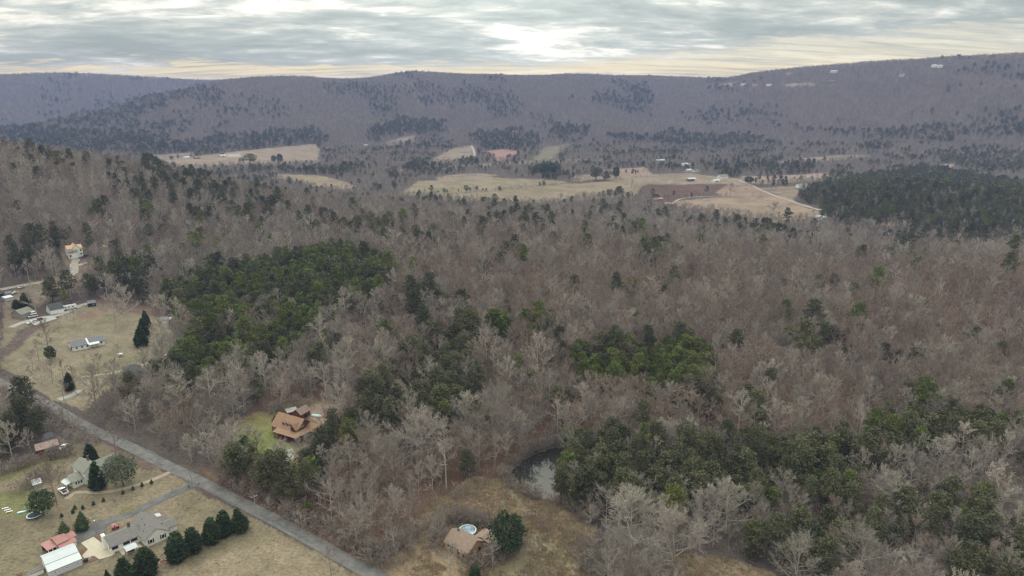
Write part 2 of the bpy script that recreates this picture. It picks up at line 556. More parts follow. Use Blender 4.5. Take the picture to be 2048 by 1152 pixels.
class MB:
    """Collects simple shapes, then becomes ONE mesh object."""

    def __init__(self):
        self.v, self.f = [], []

    def add(self, v, f):
        k = len(self.v)
        self.v += [tuple(map(float, p)) for p in v]
        self.f += [tuple(i + k for i in q) for q in f]
        return self

    def box(self, x0, x1, y0, y1, z0, z1):
        return self.add([(x0, y0, z0), (x1, y0, z0), (x1, y1, z0), (x0, y1, z0), (x0, y0, z1), (x1, y0, z1), (x1, y1, z1), (x0, y1, z1)],
                        [(0, 3, 2, 1), (4, 5, 6, 7), (0, 1, 5, 4), (1, 2, 6, 5), (2, 3, 7, 6), (3, 0, 4, 7)])

    def prism(self, pts, a0, a1, axis='x'):
        """Extrude a closed profile: (across, z) for axis x or y, (x, y) for axis z."""
        k = len(pts)
        if axis == 'x':
            p = [(a0, s, z) for s, z in pts] + [(a1, s, z) for s, z in pts]
        elif axis == 'y':
            p = [(s, a0, z) for s, z in pts] + [(s, a1, z) for s, z in pts]
        else:
            p = [(s, z, a0) for s, z in pts] + [(s, z, a1) for s, z in pts]
        f = [tuple(range(k - 1, -1, -1)), tuple(range(k, 2 * k))]
        f += [(i, (i + 1) % k, k + (i + 1) % k, k + i) for i in range(k)]
        return self.add(p, f)

    def tube(self, pts, radii, sides=6):
        pts = [Vector(p) for p in pts]
        k0 = len(self.v)
        for i, p in enumerate(pts):
            d = (pts[min(i + 1, len(pts) - 1)] - pts[max(i - 1, 0)]).normalized()
            a = d.orthogonal().normalized()
            b = d.cross(a)
            for s in range(sides):
                t = 2 * math.pi * s / sides
                self.v.append(tuple(p + (a * math.cos(t) + b * math.sin(t)) * radii[i]))
        for i in range(len(pts) - 1):
            for s in range(sides):
                s2 = (s + 1) % sides
                self.f.append((k0 + i * sides + s, k0 + i * sides + s2, k0 + (i + 1) * sides + s2, k0 + (i + 1) * sides + s))
        self.f.append(tuple(k0 + s for s in range(sides - 1, -1, -1)))
        e = k0 + (len(pts) - 1) * sides
        self.f.append(tuple(e + s for s in range(sides)))
        return self

    def build(self, name, m, parent=None, bevel=0.0):
        me = bpy.data.meshes.new(name)
        me.from_pydata(self.v, [], self.f)
        me.materials.append(m)
        bm = bmesh.new()
        bm.from_mesh(me)
        bmesh.ops.recalc_face_normals(bm, faces=bm.faces)
        if bevel:
            bmesh.ops.bevel(bm, geom=list(bm.edges), offset=bevel, segments=2, affect='EDGES')
        bm.to_mesh(me)
        bm.free()
        return link(name, me, parent)


def struct(name, me_or_obj):
    o = me_or_obj if isinstance(me_or_obj, bpy.types.Object) else link(name, me_or_obj)
    o['kind'] = 'structure'
    return o


# ------------------------------------------------------------------ land cover (photograph's ground colours, by area of ground)
FIELDS = {   # open ground, pixel outlines that become areas of the ground
    'far_field': ([(300, 327), (400, 311), (520, 297), (637, 288), (640, 326), (560, 329), (470, 331), (370, 336)], (0.270, 0.206, 0.159)),
    'near_strip': ([(520, 349), (640, 351), (720, 367), (740, 375), (650, 371), (560, 358)], (0.252, 0.198, 0.144)),
    'valley_a': ([(835, 362), (960, 354), (1110, 360), (1150, 368), (1080, 377), (960, 380), (840, 386), (800, 380)], (0.243, 0.197, 0.140)),
    'valley_b': ([(800, 388), (960, 384), (1100, 372), (1240, 360), (1300, 366), (1330, 374), (1290, 384), (1260, 394), (1180, 398), (1100, 408), (980, 406), (860, 398)], (0.243, 0.193, 0.140)),
    'plowed': ([(1285, 374), (1300, 368), (1460, 366), (1455, 378), (1420, 386), (1370, 395), (1320, 396), (1275, 388)], (0.128, 0.079, 0.067)),
    'valley_c': ([(1140, 358), (1250, 351), (1370, 346), (1400, 350), (1490, 358), (1480, 367), (1300, 369), (1240, 362)], (0.252, 0.198, 0.153)),
    'valley_d': ([(1455, 366), (1490, 364), (1565, 391), (1440, 394), (1430, 385)], (0.269, 0.190, 0.153)),
    'valley_e': ([(1345, 402), (1440, 394), (1570, 391), (1640, 425), (1640, 445), (1560, 447), (1480, 442), (1420, 425), (1345, 412)], (0.279, 0.206, 0.159)),
    'valley_f': ([(1478, 352), (1600, 350), (1670, 345), (1645, 356), (1560, 360), (1500, 362)], (0.297, 0.221, 0.183)),
    'valley_g': ([(1525, 374), (1600, 371), (1600, 385), (1590, 400), (1560, 388)], (0.225, 0.171, 0.134)),
    'valley_h': ([(1200, 340), (1290, 334), (1305, 344), (1230, 350)], (0.270, 0.202, 0.164)),
    'valley_i': ([(855, 318), (905, 296), (945, 290), (950, 312), (900, 318)], (0.252, 0.194, 0.149)),
    'valley_j': ([(960, 303), (1010, 299), (1045, 303), (1030, 313), (1000, 322), (985, 318)], (0.305, 0.183, 0.164)),
    'valley_k': ([(1035, 322), (1060, 318), (1085, 296), (1150, 284), (1120, 300), (1105, 316), (1075, 319)], (0.180, 0.158, 0.111)),
    'valley_l': ([(790, 332), (870, 328), (1000, 325), (1100, 319), (1200, 318), (1220, 322), (1080, 326), (900, 331), (800, 336)], (0.226, 0.186, 0.144)),
    'valley_m': ([(1560, 317), (1650, 312), (1730, 309), (1735, 313), (1650, 317), (1565, 321)], (0.279, 0.213, 0.172)),
    'valley_n': ([(755, 282), (800, 275), (832, 269), (825, 280), (800, 286)], (0.234, 0.182, 0.144)),
    'valley_o': ([(1745, 446), (1800, 441), (1830, 446), (1780, 452)], (0.323, 0.233, 0.192)),
    'valley_p': ([(1885, 331), (1915, 326), (1912, 334), (1895, 336)], (0.341, 0.248, 0.211)),
    'valley_q': ([(305, 310), (390, 305), (380, 312), (300, 318)], (0.234, 0.182, 0.153)),
    'valley_r': ([(870, 352), (960, 347), (1000, 349), (960, 354), (880, 358)], (0.252, 0.194, 0.153)),
    'valley_s': ([(1150, 352), (1220, 346), (1200, 354), (1150, 358)], (0.252, 0.194, 0.153)),
    'ridge_clear': ([(1415, 172), (1460, 165), (1470, 170), (1420, 176)], (0.300, 0.240, 0.188)),
    'ridge_clear_b': ([(1570, 169), (1625, 166), (1628, 171), (1572, 173)], (0.300, 0.240, 0.188)),
    'left_open': ([(0, 655), (50, 645), (110, 640), (150, 612), (225, 605), (300, 620), (345, 655), (350, 690), (300, 735), (240, 765), (190, 800), (165, 825), (100, 790), (40, 760), (0, 735)], (0.222, 0.186, 0.132)),
    'left_home': ([(0, 585), (70, 562), (165, 545), (180, 560), (120, 590), (60, 615), (60, 645), (0, 655)], (0.200, 0.156, 0.124)),
    'villa_yard': ([(118, 505), (135, 490), (160, 520), (205, 515), (190, 540), (150, 548), (130, 530)], (0.199, 0.141, 0.115)),
    'lower_left': ([(0, 935), (60, 915), (130, 893), (200, 885), (245, 905), (330, 950), (440, 1003), (560, 1063), (690, 1140), (740, 1175), (960, 1420), (-400, 1420), (-60, 950)], (0.216, 0.176, 0.124)),
    'house_clear': ([(445, 880), (462, 852), (505, 828), (560, 808), (610, 800), (690, 806), (672, 840), (650, 858), (625, 885), (600, 925), (575, 938), (540, 925), (490, 905)], (0.166, 0.132, 0.074)),
    'pond_field': ([(700, 1152), (735, 1105), (800, 1062), (880, 1000), (950, 955), (1010, 962), (1060, 990), (1110, 1003), (1170, 1040), (1235, 1090), (1190, 1160), (1230, 1400), (1000, 1420), (790, 1200), (730, 1160)], (0.232, 0.172, 0.118)),
    'bottom_right': ([(1340, 1112), (1400, 1108), (1470, 1120), (1550, 1150), (1620, 1300), (1400, 1300), (1350, 1180)], (0.199, 0.152, 0.103)),
}
for k_ in ('near_strip', 'valley_h', 'valley_l', 'valley_m', 'valley_n', 'valley_p', 'valley_q', 'valley_r', 'valley_s', 'valley_i', 'valley_k', 'valley_a', 'valley_f'):
    p_, c_ = FIELDS[k_]
    ym = sum(q[1] for q in p_) / len(p_)
    FIELDS[k_] = ([(a, b + (6 if b > ym else 0)) for a, b in p_], c_)
FIELD_W = {k: [hit(*p)[:2] for p in v[0]] for k, v in FIELDS.items()}
PATCHES = [  # smaller areas of another ground colour inside the open ground
    ([(470, 872), (500, 850), (540, 845), (556, 866), (585, 890), (596, 908), (575, 930), (545, 920), (500, 900)], (0.165, 0.178, 0.062)),
    ([(455, 875), (470, 855), (520, 832), (548, 840), (545, 848), (500, 860)], (0.170, 0.155, 0.070)),
    ([(600, 832), (625, 810), (690, 808), (676, 840), (645, 850)], (0.264, 0.201, 0.160)),
    ([(560, 812), (620, 800), (610, 815), (570, 825)], (0.166, 0.128, 0.066)),
    ([(400, 930), (440, 945), (470, 965), (430, 960)], (0.173, 0.113, 0.071)),
    ([(0, 700), (30, 660), (70, 645), (90, 650), (50, 680), (0, 720)], (0.119, 0.089, 0.079)),
    ([(140, 640), (175, 622), (220, 615), (225, 625), (180, 640)], (0.193, 0.140, 0.102)),
    ([(160, 607), (230, 595), (300, 600), (330, 625), (320, 640), (250, 625), (210, 612)], (0.160, 0.112, 0.098)),
    ([(0, 985), (60, 970), (90, 1000), (60, 1040), (0, 1030)], (0.158, 0.155, 0.074)),
    ([(0, 945), (90, 915), (140, 910), (80, 940), (0, 970)], (0.175, 0.159, 0.083)),
    ([(225, 1040), (240, 1020), (290, 1008), (270, 1030)], (0.158, 0.147, 0.070)),
    ([(210, 890), (260, 905), (330, 940), (300, 945), (230, 915)], (0.145, 0.106, 0.088)),
    ([(400, 1060), (560, 1070), (690, 1140), (700, 1170), (320, 1170)], (0.220, 0.180, 0.124)),
    ([(320, 1120), (400, 1090), (470, 1062), (560, 1070), (450, 1110), (380, 1140)], (0.179, 0.152, 0.099)),
    ([(1000, 1130), (1060, 1070), (1140, 1060), (1170, 1100), (1130, 1160), (1000, 1170)], (0.205, 0.175, 0.110)),
    ([(930, 1000), (960, 985), (1000, 1010), (960, 1030)], (0.234, 0.163, 0.120)),
    ([(930, 1035), (960, 1040), (1000, 1080), (985, 1125), (930, 1130), (900, 1090)], (0.133, 0.131, 0.065)),
    ([(1390, 1112), (1440, 1118), (1430, 1128), (1395, 1122)], (0.232, 0.167, 0.132)),
    ([(812, 162), (828, 159), (836, 182), (850, 215), (846, 218), (822, 184)], (0.177, 0.134, 0.112)),
]
PATCH_W = [([hit(*p)[:2] for p in pts], c) for pts, c in PATCHES]

ROADS_PX = {   # centre lines in the photograph, half width in metres, material, lift, name
    'road': ([(-60, 738), (0, 765), (40, 783), (85, 803), (140, 835), (190, 862), (250, 889), (330, 929), (400, 963), (480, 1004), (560, 1046), (640, 1090), (700, 1124), (760, 1155), (830, 1195)], 2.5, 'asphalt', 0.08),
    'driveway': ([(392, 966), (350, 985), (310, 1004), (275, 1021), (240, 1036), (205, 1047), (175, 1060), (150, 1078)], 1.9, 'asphalt_dark', 0.10),
    'dirt_driveway': ([(345, 942), (310, 958), (270, 972), (230, 982), (190, 986), (150, 985), (135, 998)], 1.0, 'dirt', 0.07),
    'gravel_driveway': ([(20, 655), (45, 645), (80, 636), (110, 632), (140, 622), (160, 611), (176, 607)], 1.9, 'gravel_grey', 0.10),
    'house_track': ([(118, 800), (140, 792), (160, 780)], 1.6, 'gravel_grey', 0.08),
    'villa_driveway': ([(152, 518), (147, 532), (150, 542), (141, 550)], 2.6, 'gravel', 0.12),
    'villa_loop': ([(148, 535), (162, 529), (178, 525)], 1.5, 'gravel', 0.14),
    'valley_road': ([(1478, 361), (1500, 370), (1540, 388), (1580, 402), (1640, 421)], 3.0, 'gravel', 0.4),
    'farm_lane': ([(1548, 390), (1480, 391), (1420, 393), (1372, 396), (1352, 402), (1349, 410)], 2.0, 'gravel', 0.4),
    'farm_track': ([(1560, 386), (1540, 384)], 2.0, 'gravel', 0.4),
    'hill_lane': ([(943, 291), (947, 300), (950, 312)], 4.0, 'gravel', 0.6),
    'upper_lane': ([(0, 580), (40, 572), (90, 563)], 2.0, 'gravel', 0.15),
    'field_track': ([(160, 755), (230, 745), (290, 728), (340, 705)], 1.3, 'dirt', 0.09),
    'house_path': ([(577, 899), (583, 910), (572, 920), (560, 926)], 1.6, 'gravel_grey', 0.08),
}


def catmull(pts, step):
    pts = [np.array(p, float) for p in pts]
    P = [2 * pts[0] - pts[1]] + pts + [2 * pts[-1] - pts[-2]]
    out = []
    for i in range(1, len(P) - 2):
        k = max(2, int(np.linalg.norm(P[i + 1] - P[i]) / step))
        for t in np.arange(k) / k:
            out.append(0.5 * ((2 * P[i]) + (-P[i - 1] + P[i + 1]) * t + (2 * P[i - 1] - 5 * P[i] + 4 * P[i + 1] - P[i + 2]) * t * t + (-P[i - 1] + 3 * P[i] - 3 * P[i + 1] + P[i + 2]) * t ** 3))
    out.append(pts[-1])
    return np.array(out)


ROADS = {k: catmull([hit(*p)[:2] for p in v[0]], 3.0 if hit(*v[0][0])[1] < 700 else 12.0) for k, v in ROADS_PX.items()}


def land_colour(x, y):
    """Base colour of the bare ground (what it is covered with), one RGB per point."""
    D = np.hypot(x, y)
    s = np.clip(D / 260, 0.6, 6)
    jx = x + s * 5 * (fbm(x / (9 * s), y / (9 * s), 5, 3) - 0.5)
    jy = y + s * 5 * (fbm(x / (9 * s), y / (9 * s), 15, 3) - 0.5)
    n1 = fbm(x / 40, y / 40, 2, 4)[:, None]
    n2 = fbm(x / 7, y / 7, 9, 3)[:, None]
    col = np.array([0.088, 0.054, 0.041]) * (1 - n1) + np.array([0.150, 0.096, 0.068]) * n1
    col = col * (0.75 + 0.5 * n2)
    gx, gy = proj(x, y, height(x, y))
    warm = inpoly(gx, gy, [(620, 420), (2100, 520), (2100, 860), (1100, 860), (1000, 1000), (720, 1120), (400, 980), (560, 740), (770, 640)])[:, None]
    col = np.where(warm, col, col * 0.45 + col.mean(1, keepdims=True) * 0.62)
    open_ = np.zeros(len(x), bool)
    for k, (pts, c) in FIELDS.items():
        m = inpoly(jx, jy, FIELD_W[k])
        base = np.array(c)
        alt = base * np.array([0.76, 0.80, 0.74])
        w = np.clip((fbm(x / 26, y / 26, 21, 4) - 0.35) * 3, 0, 1)[:, None]
        cc = (base * (1 - w) + alt * w) * (0.82 + 0.36 * fbm(x / 5, y / 5, 23, 3)[:, None])
        col[m] = cc[m]
        open_ |= m
    for pts, c in PATCH_W:
        m = inpoly(jx, jy, pts)
        cc = np.array(c) * (0.8 + 0.4 * fbm(x / 4, y / 4, 29, 3)[:, None])
        col[m] = cc[m]
    return col, open_


# ------------------------------------------------------------------ terrain: one sheet to the horizon
def build_terrain():
    th = np.radians(np.r_[np.arange(-88, -43, 1.5), np.arange(-43, 43.01, 0.155), np.arange(44.5, 89, 1.5)])
    D = np.r_[6, 25, 60, np.geomspace(110, 4600, 520), np.geomspace(4650, 9000, 60)]
    TH, DD = np.meshgrid(th, D)
    x, y = (DD * np.sin(TH)).ravel(), (DD * np.cos(TH)).ravel()
    z = height(x, y)
    nr, nc = TH.shape
    idx = np.arange(nr * nc).reshape(nr, nc)
    f = np.stack([idx[:-1, :-1], idx[:-1, 1:], idx[1:, 1:], idx[1:, :-1]], -1).reshape(-1, 4)
    me = bpy.data.meshes.new('ground')
    me.vertices.add(len(x))
    me.vertices.foreach_set('co', np.c_[x, y, z].astype(np.float32).ravel())
    me.loops.add(f.size)
    me.loops.foreach_set('vertex_index', f[:, ::-1].astype(np.int32).ravel())
    me.polygons.add(len(f))
    me.polygons.foreach_set('loop_start', np.arange(0, f.size, 4, dtype=np.int32))
    me.polygons.foreach_set('use_smooth', np.ones(len(f), bool))
    me.update(calc_edges=True)
    col, _ = land_colour(x, y)
    at = me.color_attributes.new('cover', 'FLOAT_COLOR', 'POINT')
    at.data.foreach_set('color', np.c_[col, np.ones(len(col))].astype(np.float32).ravel())
    m = bpy.data.materials.new('ground_cover')
    m.use_nodes = True
    t = m.node_tree
    b = t.nodes['Principled BSDF']
    b.inputs['Roughness'].default_value = 1.0
    b.inputs['Specular IOR Level'].default_value = 0.05
    a = N(t, 'ShaderNodeVertexColor', layer_name='cover')
    tc = N(t, 'ShaderNodeTexCoord')
    last = a.outputs['Color']
    for sc, lo, hi in ((0.9, 0.62, 1.36), (0.12, 0.84, 1.16)):
        nz = N(t, 'ShaderNodeTexNoise')
        nz.inputs['Scale'].default_value = sc
        nz.inputs['Detail'].default_value = 6
        nz.inputs['Roughness'].default_value = 0.7
        t.links.new(tc.outputs['Object'], nz.inputs['Vector'])
        mr = N(t, 'ShaderNodeMapRange')
        mr.inputs['From Min'].default_value, mr.inputs['From Max'].default_value = 0.3, 0.7
        mr.inputs['To Min'].default_value, mr.inputs['To Max'].default_value = lo, hi
        t.links.new(nz.outputs['Fac'], mr.inputs['Value'])
        mx = N(t, 'ShaderNodeMix', data_type='RGBA', blend_type='MULTIPLY')
        mx.inputs[0].default_value = 1.0
        t.links.new(last, mx.inputs[6])
        t.links.new(mr.outputs[0], mx.inputs[7])
        last = mx.outputs[2]
    t.links.new(last, b.inputs['Base Color'])
    bp = N(t, 'ShaderNodeBump')
    bp.inputs['Strength'].default_value = 0.5
    bp.inputs['Distance'].default_value = 0.3
    t.links.new(nz.outputs['Fac'], bp.inputs['Height'])
    t.links.new(bp.outputs[0], b.inputs['Normal'])
    me.materials.append(m)
    struct('ground', me)


build_terrain()


def strip(name, line, half, m, lift, wobble=0.0):
    p = np.array(line)
    d = np.gradient(p, axis=0)
    d /= np.linalg.norm(d, axis=1)[:, None] + 1e-9
    nrm = np.c_[-d[:, 1], d[:, 0]]
    rows = []
    for s in (-1.0, -0.35, 0.35, 1.0):
        w = half * s * (1 + wobble * (fbm(p[:, 0] / 3 + s * 9, p[:, 1] / 3, 41, 2)[:, None] - 0.5) * 2 * (abs(s) > 0.9))
        rows.append(p + nrm * w)
    R = np.stack(rows, 1)
    x, y = R[..., 0].ravel(), R[..., 1].ravel()
    z = height(x, y) + lift
    k = len(p)
    idx = np.arange(k * 4).reshape(k, 4)
    f = np.stack([idx[:-1, :-1], idx[1:, :-1], idx[1:, 1:], idx[:-1, 1:]], -1).reshape(-1, 4)
    f = f[:, ::-1]
    me = mesh_np(name, np.c_[x, y, z], f, M[m], True)
    return struct(name, me)


def sheet(name, pts_px, m, lift, kind='structure'):
    """A thin slab of paving with its own real thickness, following the ground."""
    w = [hit(*p)[:2] for p in pts_px]
    zs = [float(height(np.array([x]), np.array([y]))[0]) for x, y in w]
    zt = max(zs) + lift
    b = MB().prism(w, min(zs) - 0.3, zt, 'z')
    o = b.build(name, M[m])
    o['kind'] = kind
    return o


for k, (pts, half, mm, lift) in ROADS_PX.items():
    nm = k if k in ('road', 'driveway') else ('driveway' if 'driveway' in k else ('road' if k == 'valley_road' else 'path'))
    strip(nm, ROADS[k], half, mm, lift, 0.0 if k == 'road' else 0.5)
# worn edge and tar repairs on the road
RL = ROADS['road']


def shift(line, off):
    d = np.gradient(line, axis=0)
    d /= np.linalg.norm(d, axis=1)[:, None] + 1e-9
    return line + np.c_[-d[:, 1], d[:, 0]] * off


for a, b, off, half in ((0.36, 0.47, 1.7, 0.8), (0.52, 0.57, -1.0, 0.45), (0.60, 0.74, -2.2, 0.4), (0.66, 0.70, 0.6, 0.3), (0.76, 0.86, -0.9, 0.5), (0.48, 0.53, 2.3, 0.5)):
    i0, i1 = int(a * len(RL)), int(b * len(RL))
    strip('tar_patch', shift(RL[i0:i1], off), half, 'tar', 0.084, 0.9)
sheet('parking_pad', [(162, 1086), (187, 1073.5), (230, 1107), (224, 1112), (199, 1119), (188, 1112), (169, 1117), (164, 1112), (176, 1099)], 'concrete', 0.05)
sheet('asphalt_apron', [(140, 1086), (178, 1058), (195, 1048), (215, 1052), (208, 1064), (186, 1073), (160, 1086)], 'asphalt_dark', 0.04)
sheet('patio', [(245, 1111), (285, 1093), (271, 1083), (236, 1099)], 'concrete', 0.12)
sheet('mulch_bed', [(188, 1073), (200, 1071), (236, 1103), (231, 1106)], 'mulch', 0.1)
sheet('mulch_bed', [(170, 1096), (176, 1099), (165, 1111), (155, 1102)], 'mulch', 0.1)
sheet('mulch_bed', [(170, 1118), (186, 1113), (197, 1119), (180, 1126)], 'mulch', 0.1)
sheet('gravel_yard', [(60, 645), (110, 634), (114, 640), (70, 652)], 'gravel_grey', 0.06)
sheet('gravel_yard', [(455, 309), (480, 308), (483, 314), (452, 315)], 'gravel', 0.4)


def build_pond():
    pts = [(PCX + (x - PCX) * 1.12, PCY + (y - PCY) * 1.12) for x, y in catmull(POND + POND[:1], 3.0)[:-1]]
    me = mesh_np('pond', [(x, y, POND_Z) for x, y in pts], [tuple(range(len(pts)))], M['pond_water'])
    bm = bmesh.new()
    bm.from_mesh(me)
    for f in bm.faces:
        if f.normal.z < 0:
            f.normal_flip()
    bm.to_mesh(me)
    bm.free()
    struct('pond_water', me)


build_pond()

# ------------------------------------------------------------------ haze
hz = MB().box(-9300, 9300, -300, 9300, -20, 352)
m = bpy.data.materials.new('haze')
m.use_nodes = True
m.node_tree.nodes.clear()
vo = N(m.node_tree, 'ShaderNodeVolumePrincipled')
vo.inputs['Color'].default_value = (0.36, 0.45, 0.80, 1)
vo.inputs['Density'].default_value = HAZE_DENSITY
mo = N(m.node_tree, 'ShaderNodeOutputMaterial')
m.node_tree.links.new(vo.outputs[0], mo.inputs['Volume'])
ho = hz.build('haze', m)
ho['kind'] = 'stuff'


# ------------------------------------------------------------------ trees: shapes
def unit(v):
    return v / (np.linalg.norm(v, axis=-1, keepdims=True) + 1e-9)


def perp(d, r):
    a = np.cross(d, r.normal(size=d.shape))
    return unit(a)


def spread_dirs(d, ang, r):
    """Turn each direction by about the given angle away from itself."""
    p = perp(d, r)
    return unit(d * np.cos(ang)[:, None] + p * np.sin(ang)[:, None])


def blades(p0, p1, w, r):
    """Thin tapering triangles from p0 to p1."""
    d = unit(p1 - p0)
    s = perp(d, r) * w[:, None] * 0.5
    v = np.stack([p0 - s, p0 + s, p1], 1).reshape(-1, 3)
    f = np.arange(len(v)).reshape(-1, 3)
    return v, f


def bare_tree(seed, H, spread, limbs=10, nb=7, nt=7, nl=3, wide=1.0, low=0.3):
    r = np.random.default_rng(seed)
    tr = MB()
    lean = r.normal(size=2) * 0.03 * H
    tp = [np.array([lean[0] * t * t, lean[1] * t * t, H * t]) for t in (0, 0.2, 0.4, 0.6, 0.8, 0.97)]
    r0 = 0.0125 * H
    tr.tube([(0, 0, -0.6)] + tp, [r0 * 1.35, r0 * 1.2, r0, r0 * 0.85, r0 * 0.6, r0 * 0.35, 0.03 * wide], 6)
    V, F, k0 = [], [], 0

    def add(v, f):
        nonlocal k0
        V.append(v)
        F.append(f + k0)
        k0 += len(v)

    li0, li1, lid = [], [], []
    az = r.uniform(0, 6.28)
    for i in range(limbs):
        t = low + (0.92 - low) * (i / max(1, limbs - 1)) ** 0.9
        az += 2.4 + r.normal() * 0.4
        a = np.interp(t, [low, 0.9], [1.22, 0.6]) + r.normal() * 0.1
        L = spread * np.interp(t, [low, 0.5, 0.92], [0.8, 1.0, 0.42]) * r.uniform(0.8, 1.15)
        b = np.array([np.interp(t * H, [q[2] for q in tp], [q[0] for q in tp]), np.interp(t * H, [q[2] for q in tp], [q[1] for q in tp]), t * H])
        d = np.array([math.cos(az) * math.sin(a), math.sin(az) * math.sin(a), math.cos(a)])
        mid = b + d * L * 0.5
        d2 = unit(d + np.array([0, 0, 0.3]))
        e = mid + d2 * L * 0.55
        rr = r0 * np.interp(t, [low, 0.92], [0.62, 0.3])
        tr.tube([b, mid, e], [rr, rr * 0.62, 0.035 * wide], 4)
        for j in range(nb):
            s = 0.22 + 0.78 * (j + r.uniform(0, 1)) / nb
            p = b + (mid - b) * s * 2 if s < 0.5 else mid + (e - mid) * (s * 2 - 1)
            li0.append(p)
            lid.append(d if s < 0.5 else d2)
            li1.append(L * 0.42 * (1.15 - 0.5 * s) * r.uniform(0.7, 1.3))
    for s in np.linspace(0.75, 1, nb):
        li0.append(tp[-1] * s)
        lid.append(np.array([0, 0, 1.0]))
        li1.append(spread * 0.28 * r.uniform(0.7, 1.2))
    p0, d0, L0 = np.array(li0), np.array(lid), np.array(li1)
    bd = unit(spread_dirs(d0, r.uniform(0.4, 0.95, len(d0)), r) + np.array([0, 0, 0.28]))
    p1 = p0 + bd * L0[:, None]
    add(*blades(p0, p1, np.full(len(p0), 0.11 * wide), r))
    # twigs
    s = r.uniform(0.15, 1.0, (len(p0), nt))
    q0 = (p0[:, None] + (p1 - p0)[:, None] * s[..., None]).reshape(-1, 3)
    qd = unit(spread_dirs(np.repeat(bd, nt, 0), r.uniform(0.3, 0.9, len(q0)), r) + np.array([0, 0, 0.18]))
    Lq = np.repeat(L0, nt) * r.uniform(0.35, 0.7, len(q0))
    q1 = q0 + qd * Lq[:, None]
    add(*blades(q0, q1, np.full(len(q0), 0.075 * wide), r))
    if nl:
        s = r.uniform(0.2, 1.0, (len(q0), nl))
        t0 = (q0[:, None] + (q1 - q0)[:, None] * s[..., None]).reshape(-1, 3)
        td = spread_dirs(np.repeat(qd, nl, 0), r.uniform(0.3, 1.0, len(t0)), r)
        t1 = t0 + td * (np.repeat(Lq, nl) * r.uniform(0.4, 0.8, len(t0)))[:, None]
        add(*blades(t0, t1, np.full(len(t0), 0.06 * wide), r))
    return (np.array(tr.v), tr.f), (np.concatenate(V), np.concatenate(F))


def tuft(c, rad, k, r, size, up=0.25, flatz=0.8):
    """A clump of short needle sprays round c."""
    d = unit(r.normal(size=(k, 3)) * np.array([1, 1, flatz]) + np.array([0, 0, up]))
    base = c + d * (rad * r.uniform(0.25, 0.9, k) ** 0.7)[:, None] * np.array([1, 1, flatz])
    dd = unit(d + r.normal(size=(k, 3)) * 0.55)
    tip = base + dd * (size * r.uniform(0.7, 1.3, k))[:, None]
    return blades(base, tip, size * r.uniform(0.55, 0.9, k), r)


def pine_tree(seed, H, R, lo=0.4, n=34, k=34, size=0.75):
    r = np.random.default_rng(seed)
    tr = MB()
    lean = r.normal(size=2) * 0.02 * H
    tr.tube([(0, 0, -0.6), (0, 0, 0), (lean[0] * .3, lean[1] * .3, H * 0.5), (lean[0], lean[1], H * 0.96)], [0.34, 0.3, 0.2, 0.05], 6)
    V, F, k0 = [], [], 0
    for i in range(n):
        t = lo + (1 - lo) * (i + r.uniform(0, 0.9)) / n
        prof = np.interp(t, [lo, lo + 0.18 * (1 - lo), lo + 0.5 * (1 - lo), 1.0], [0.5, 0.95, 0.95, 0.3])
        az = i * 2.4 + r.normal() * 0.5
        rad = R * prof * r.uniform(0.35, 1.05)
        c = np.array([lean[0] * t * t + math.cos(az) * rad, lean[1] * t * t + math.sin(az) * rad, H * t - 0.1 * rad])
        if i % 2 == 0:
            tr.tube([(lean[0] * t * t, lean[1] * t * t, H * t - 0.35 * rad - 0.2), tuple(c)], [0.06, 0.02], 3)
        v, f = tuft(c, R * 0.40 * r.uniform(0.7, 1.2), k, r, size, 0.3, 0.5)
        V.append(v)
        F.append(f + k0)
        k0 += len(v)
    return (np.array(tr.v), tr.f), (np.concatenate(V), np.concatenate(F))


def cone_tree(seed, H, R, k=900, size=0.5, round_=0.75, lo=0.03):
    r = np.random.default_rng(seed)
    tr = MB().tube([(0, 0, -0.4), (0, 0, 0.2), (0, 0, H * 0.9)], [R * 0.1, R * 0.09, 0.03], 6)
    lob = r.uniform(0, 6.28, 4)

    def rad(t, az):
        prof = np.where(t < 0.22, 0.78 + 0.22 * (t / 0.22), np.clip((1 - t) / 0.78, 0, 1) ** round_)
        return R * prof * (1 + 0.13 * np.sin(3 * az + lob[0] + 7 * t) + 0.11 * np.sin(5 * az + lob[1] - 11 * t) + 0.07 * np.sin(9 * az + lob[2] + 23 * t))
    t = lo + (1 - lo) * (1 - np.sqrt(r.uniform(0, 1, k)) * 0.999)
    t = np.clip(t + 0.035 * np.sin(t * 38), lo, 0.999)
    az = r.uniform(0, 6.28, k)
    rr = rad(t, az) * r.uniform(0.6, 1.0, k) * (1 + 0.09 * np.sin(t * 38 + 1.2))
    base = np.c_[np.cos(az) * rr, np.sin(az) * rr, t * H]
    d = unit(np.c_[np.cos(az), np.sin(az), np.full(k, 0.45)] + r.normal(size=(k, 3)) * 0.45)
    v, f = blades(base, base + d * (size * r.uniform(0.6, 1.3, k))[:, None], size * r.uniform(0.6, 1.0, k), r)
    V, F = [v], [f]
    rows, seg = 9, 12
    hv = []
    for i in range(rows + 1):
        tt = lo + (0.98 - lo) * i / rows
        for j in range(seg):
            a = 2 * math.pi * j / seg
            q = float(rad(np.array(tt), np.array(a))) * 0.7 + 0.02
            hv.append((math.cos(a) * q, math.sin(a) * q, tt * H))
    hf = []
    for i in range(rows):
        for j in range(seg):
            a, b = i * seg + j, i * seg + (j + 1) % seg
            hf += [(a, b, b + seg), (a, b + seg, a + seg)]
    V.append(np.array(hv))
    F.append(np.array(hf) + len(v))
    return (np.array(tr.v), tr.f), (np.concatenate(V), np.concatenate(F))


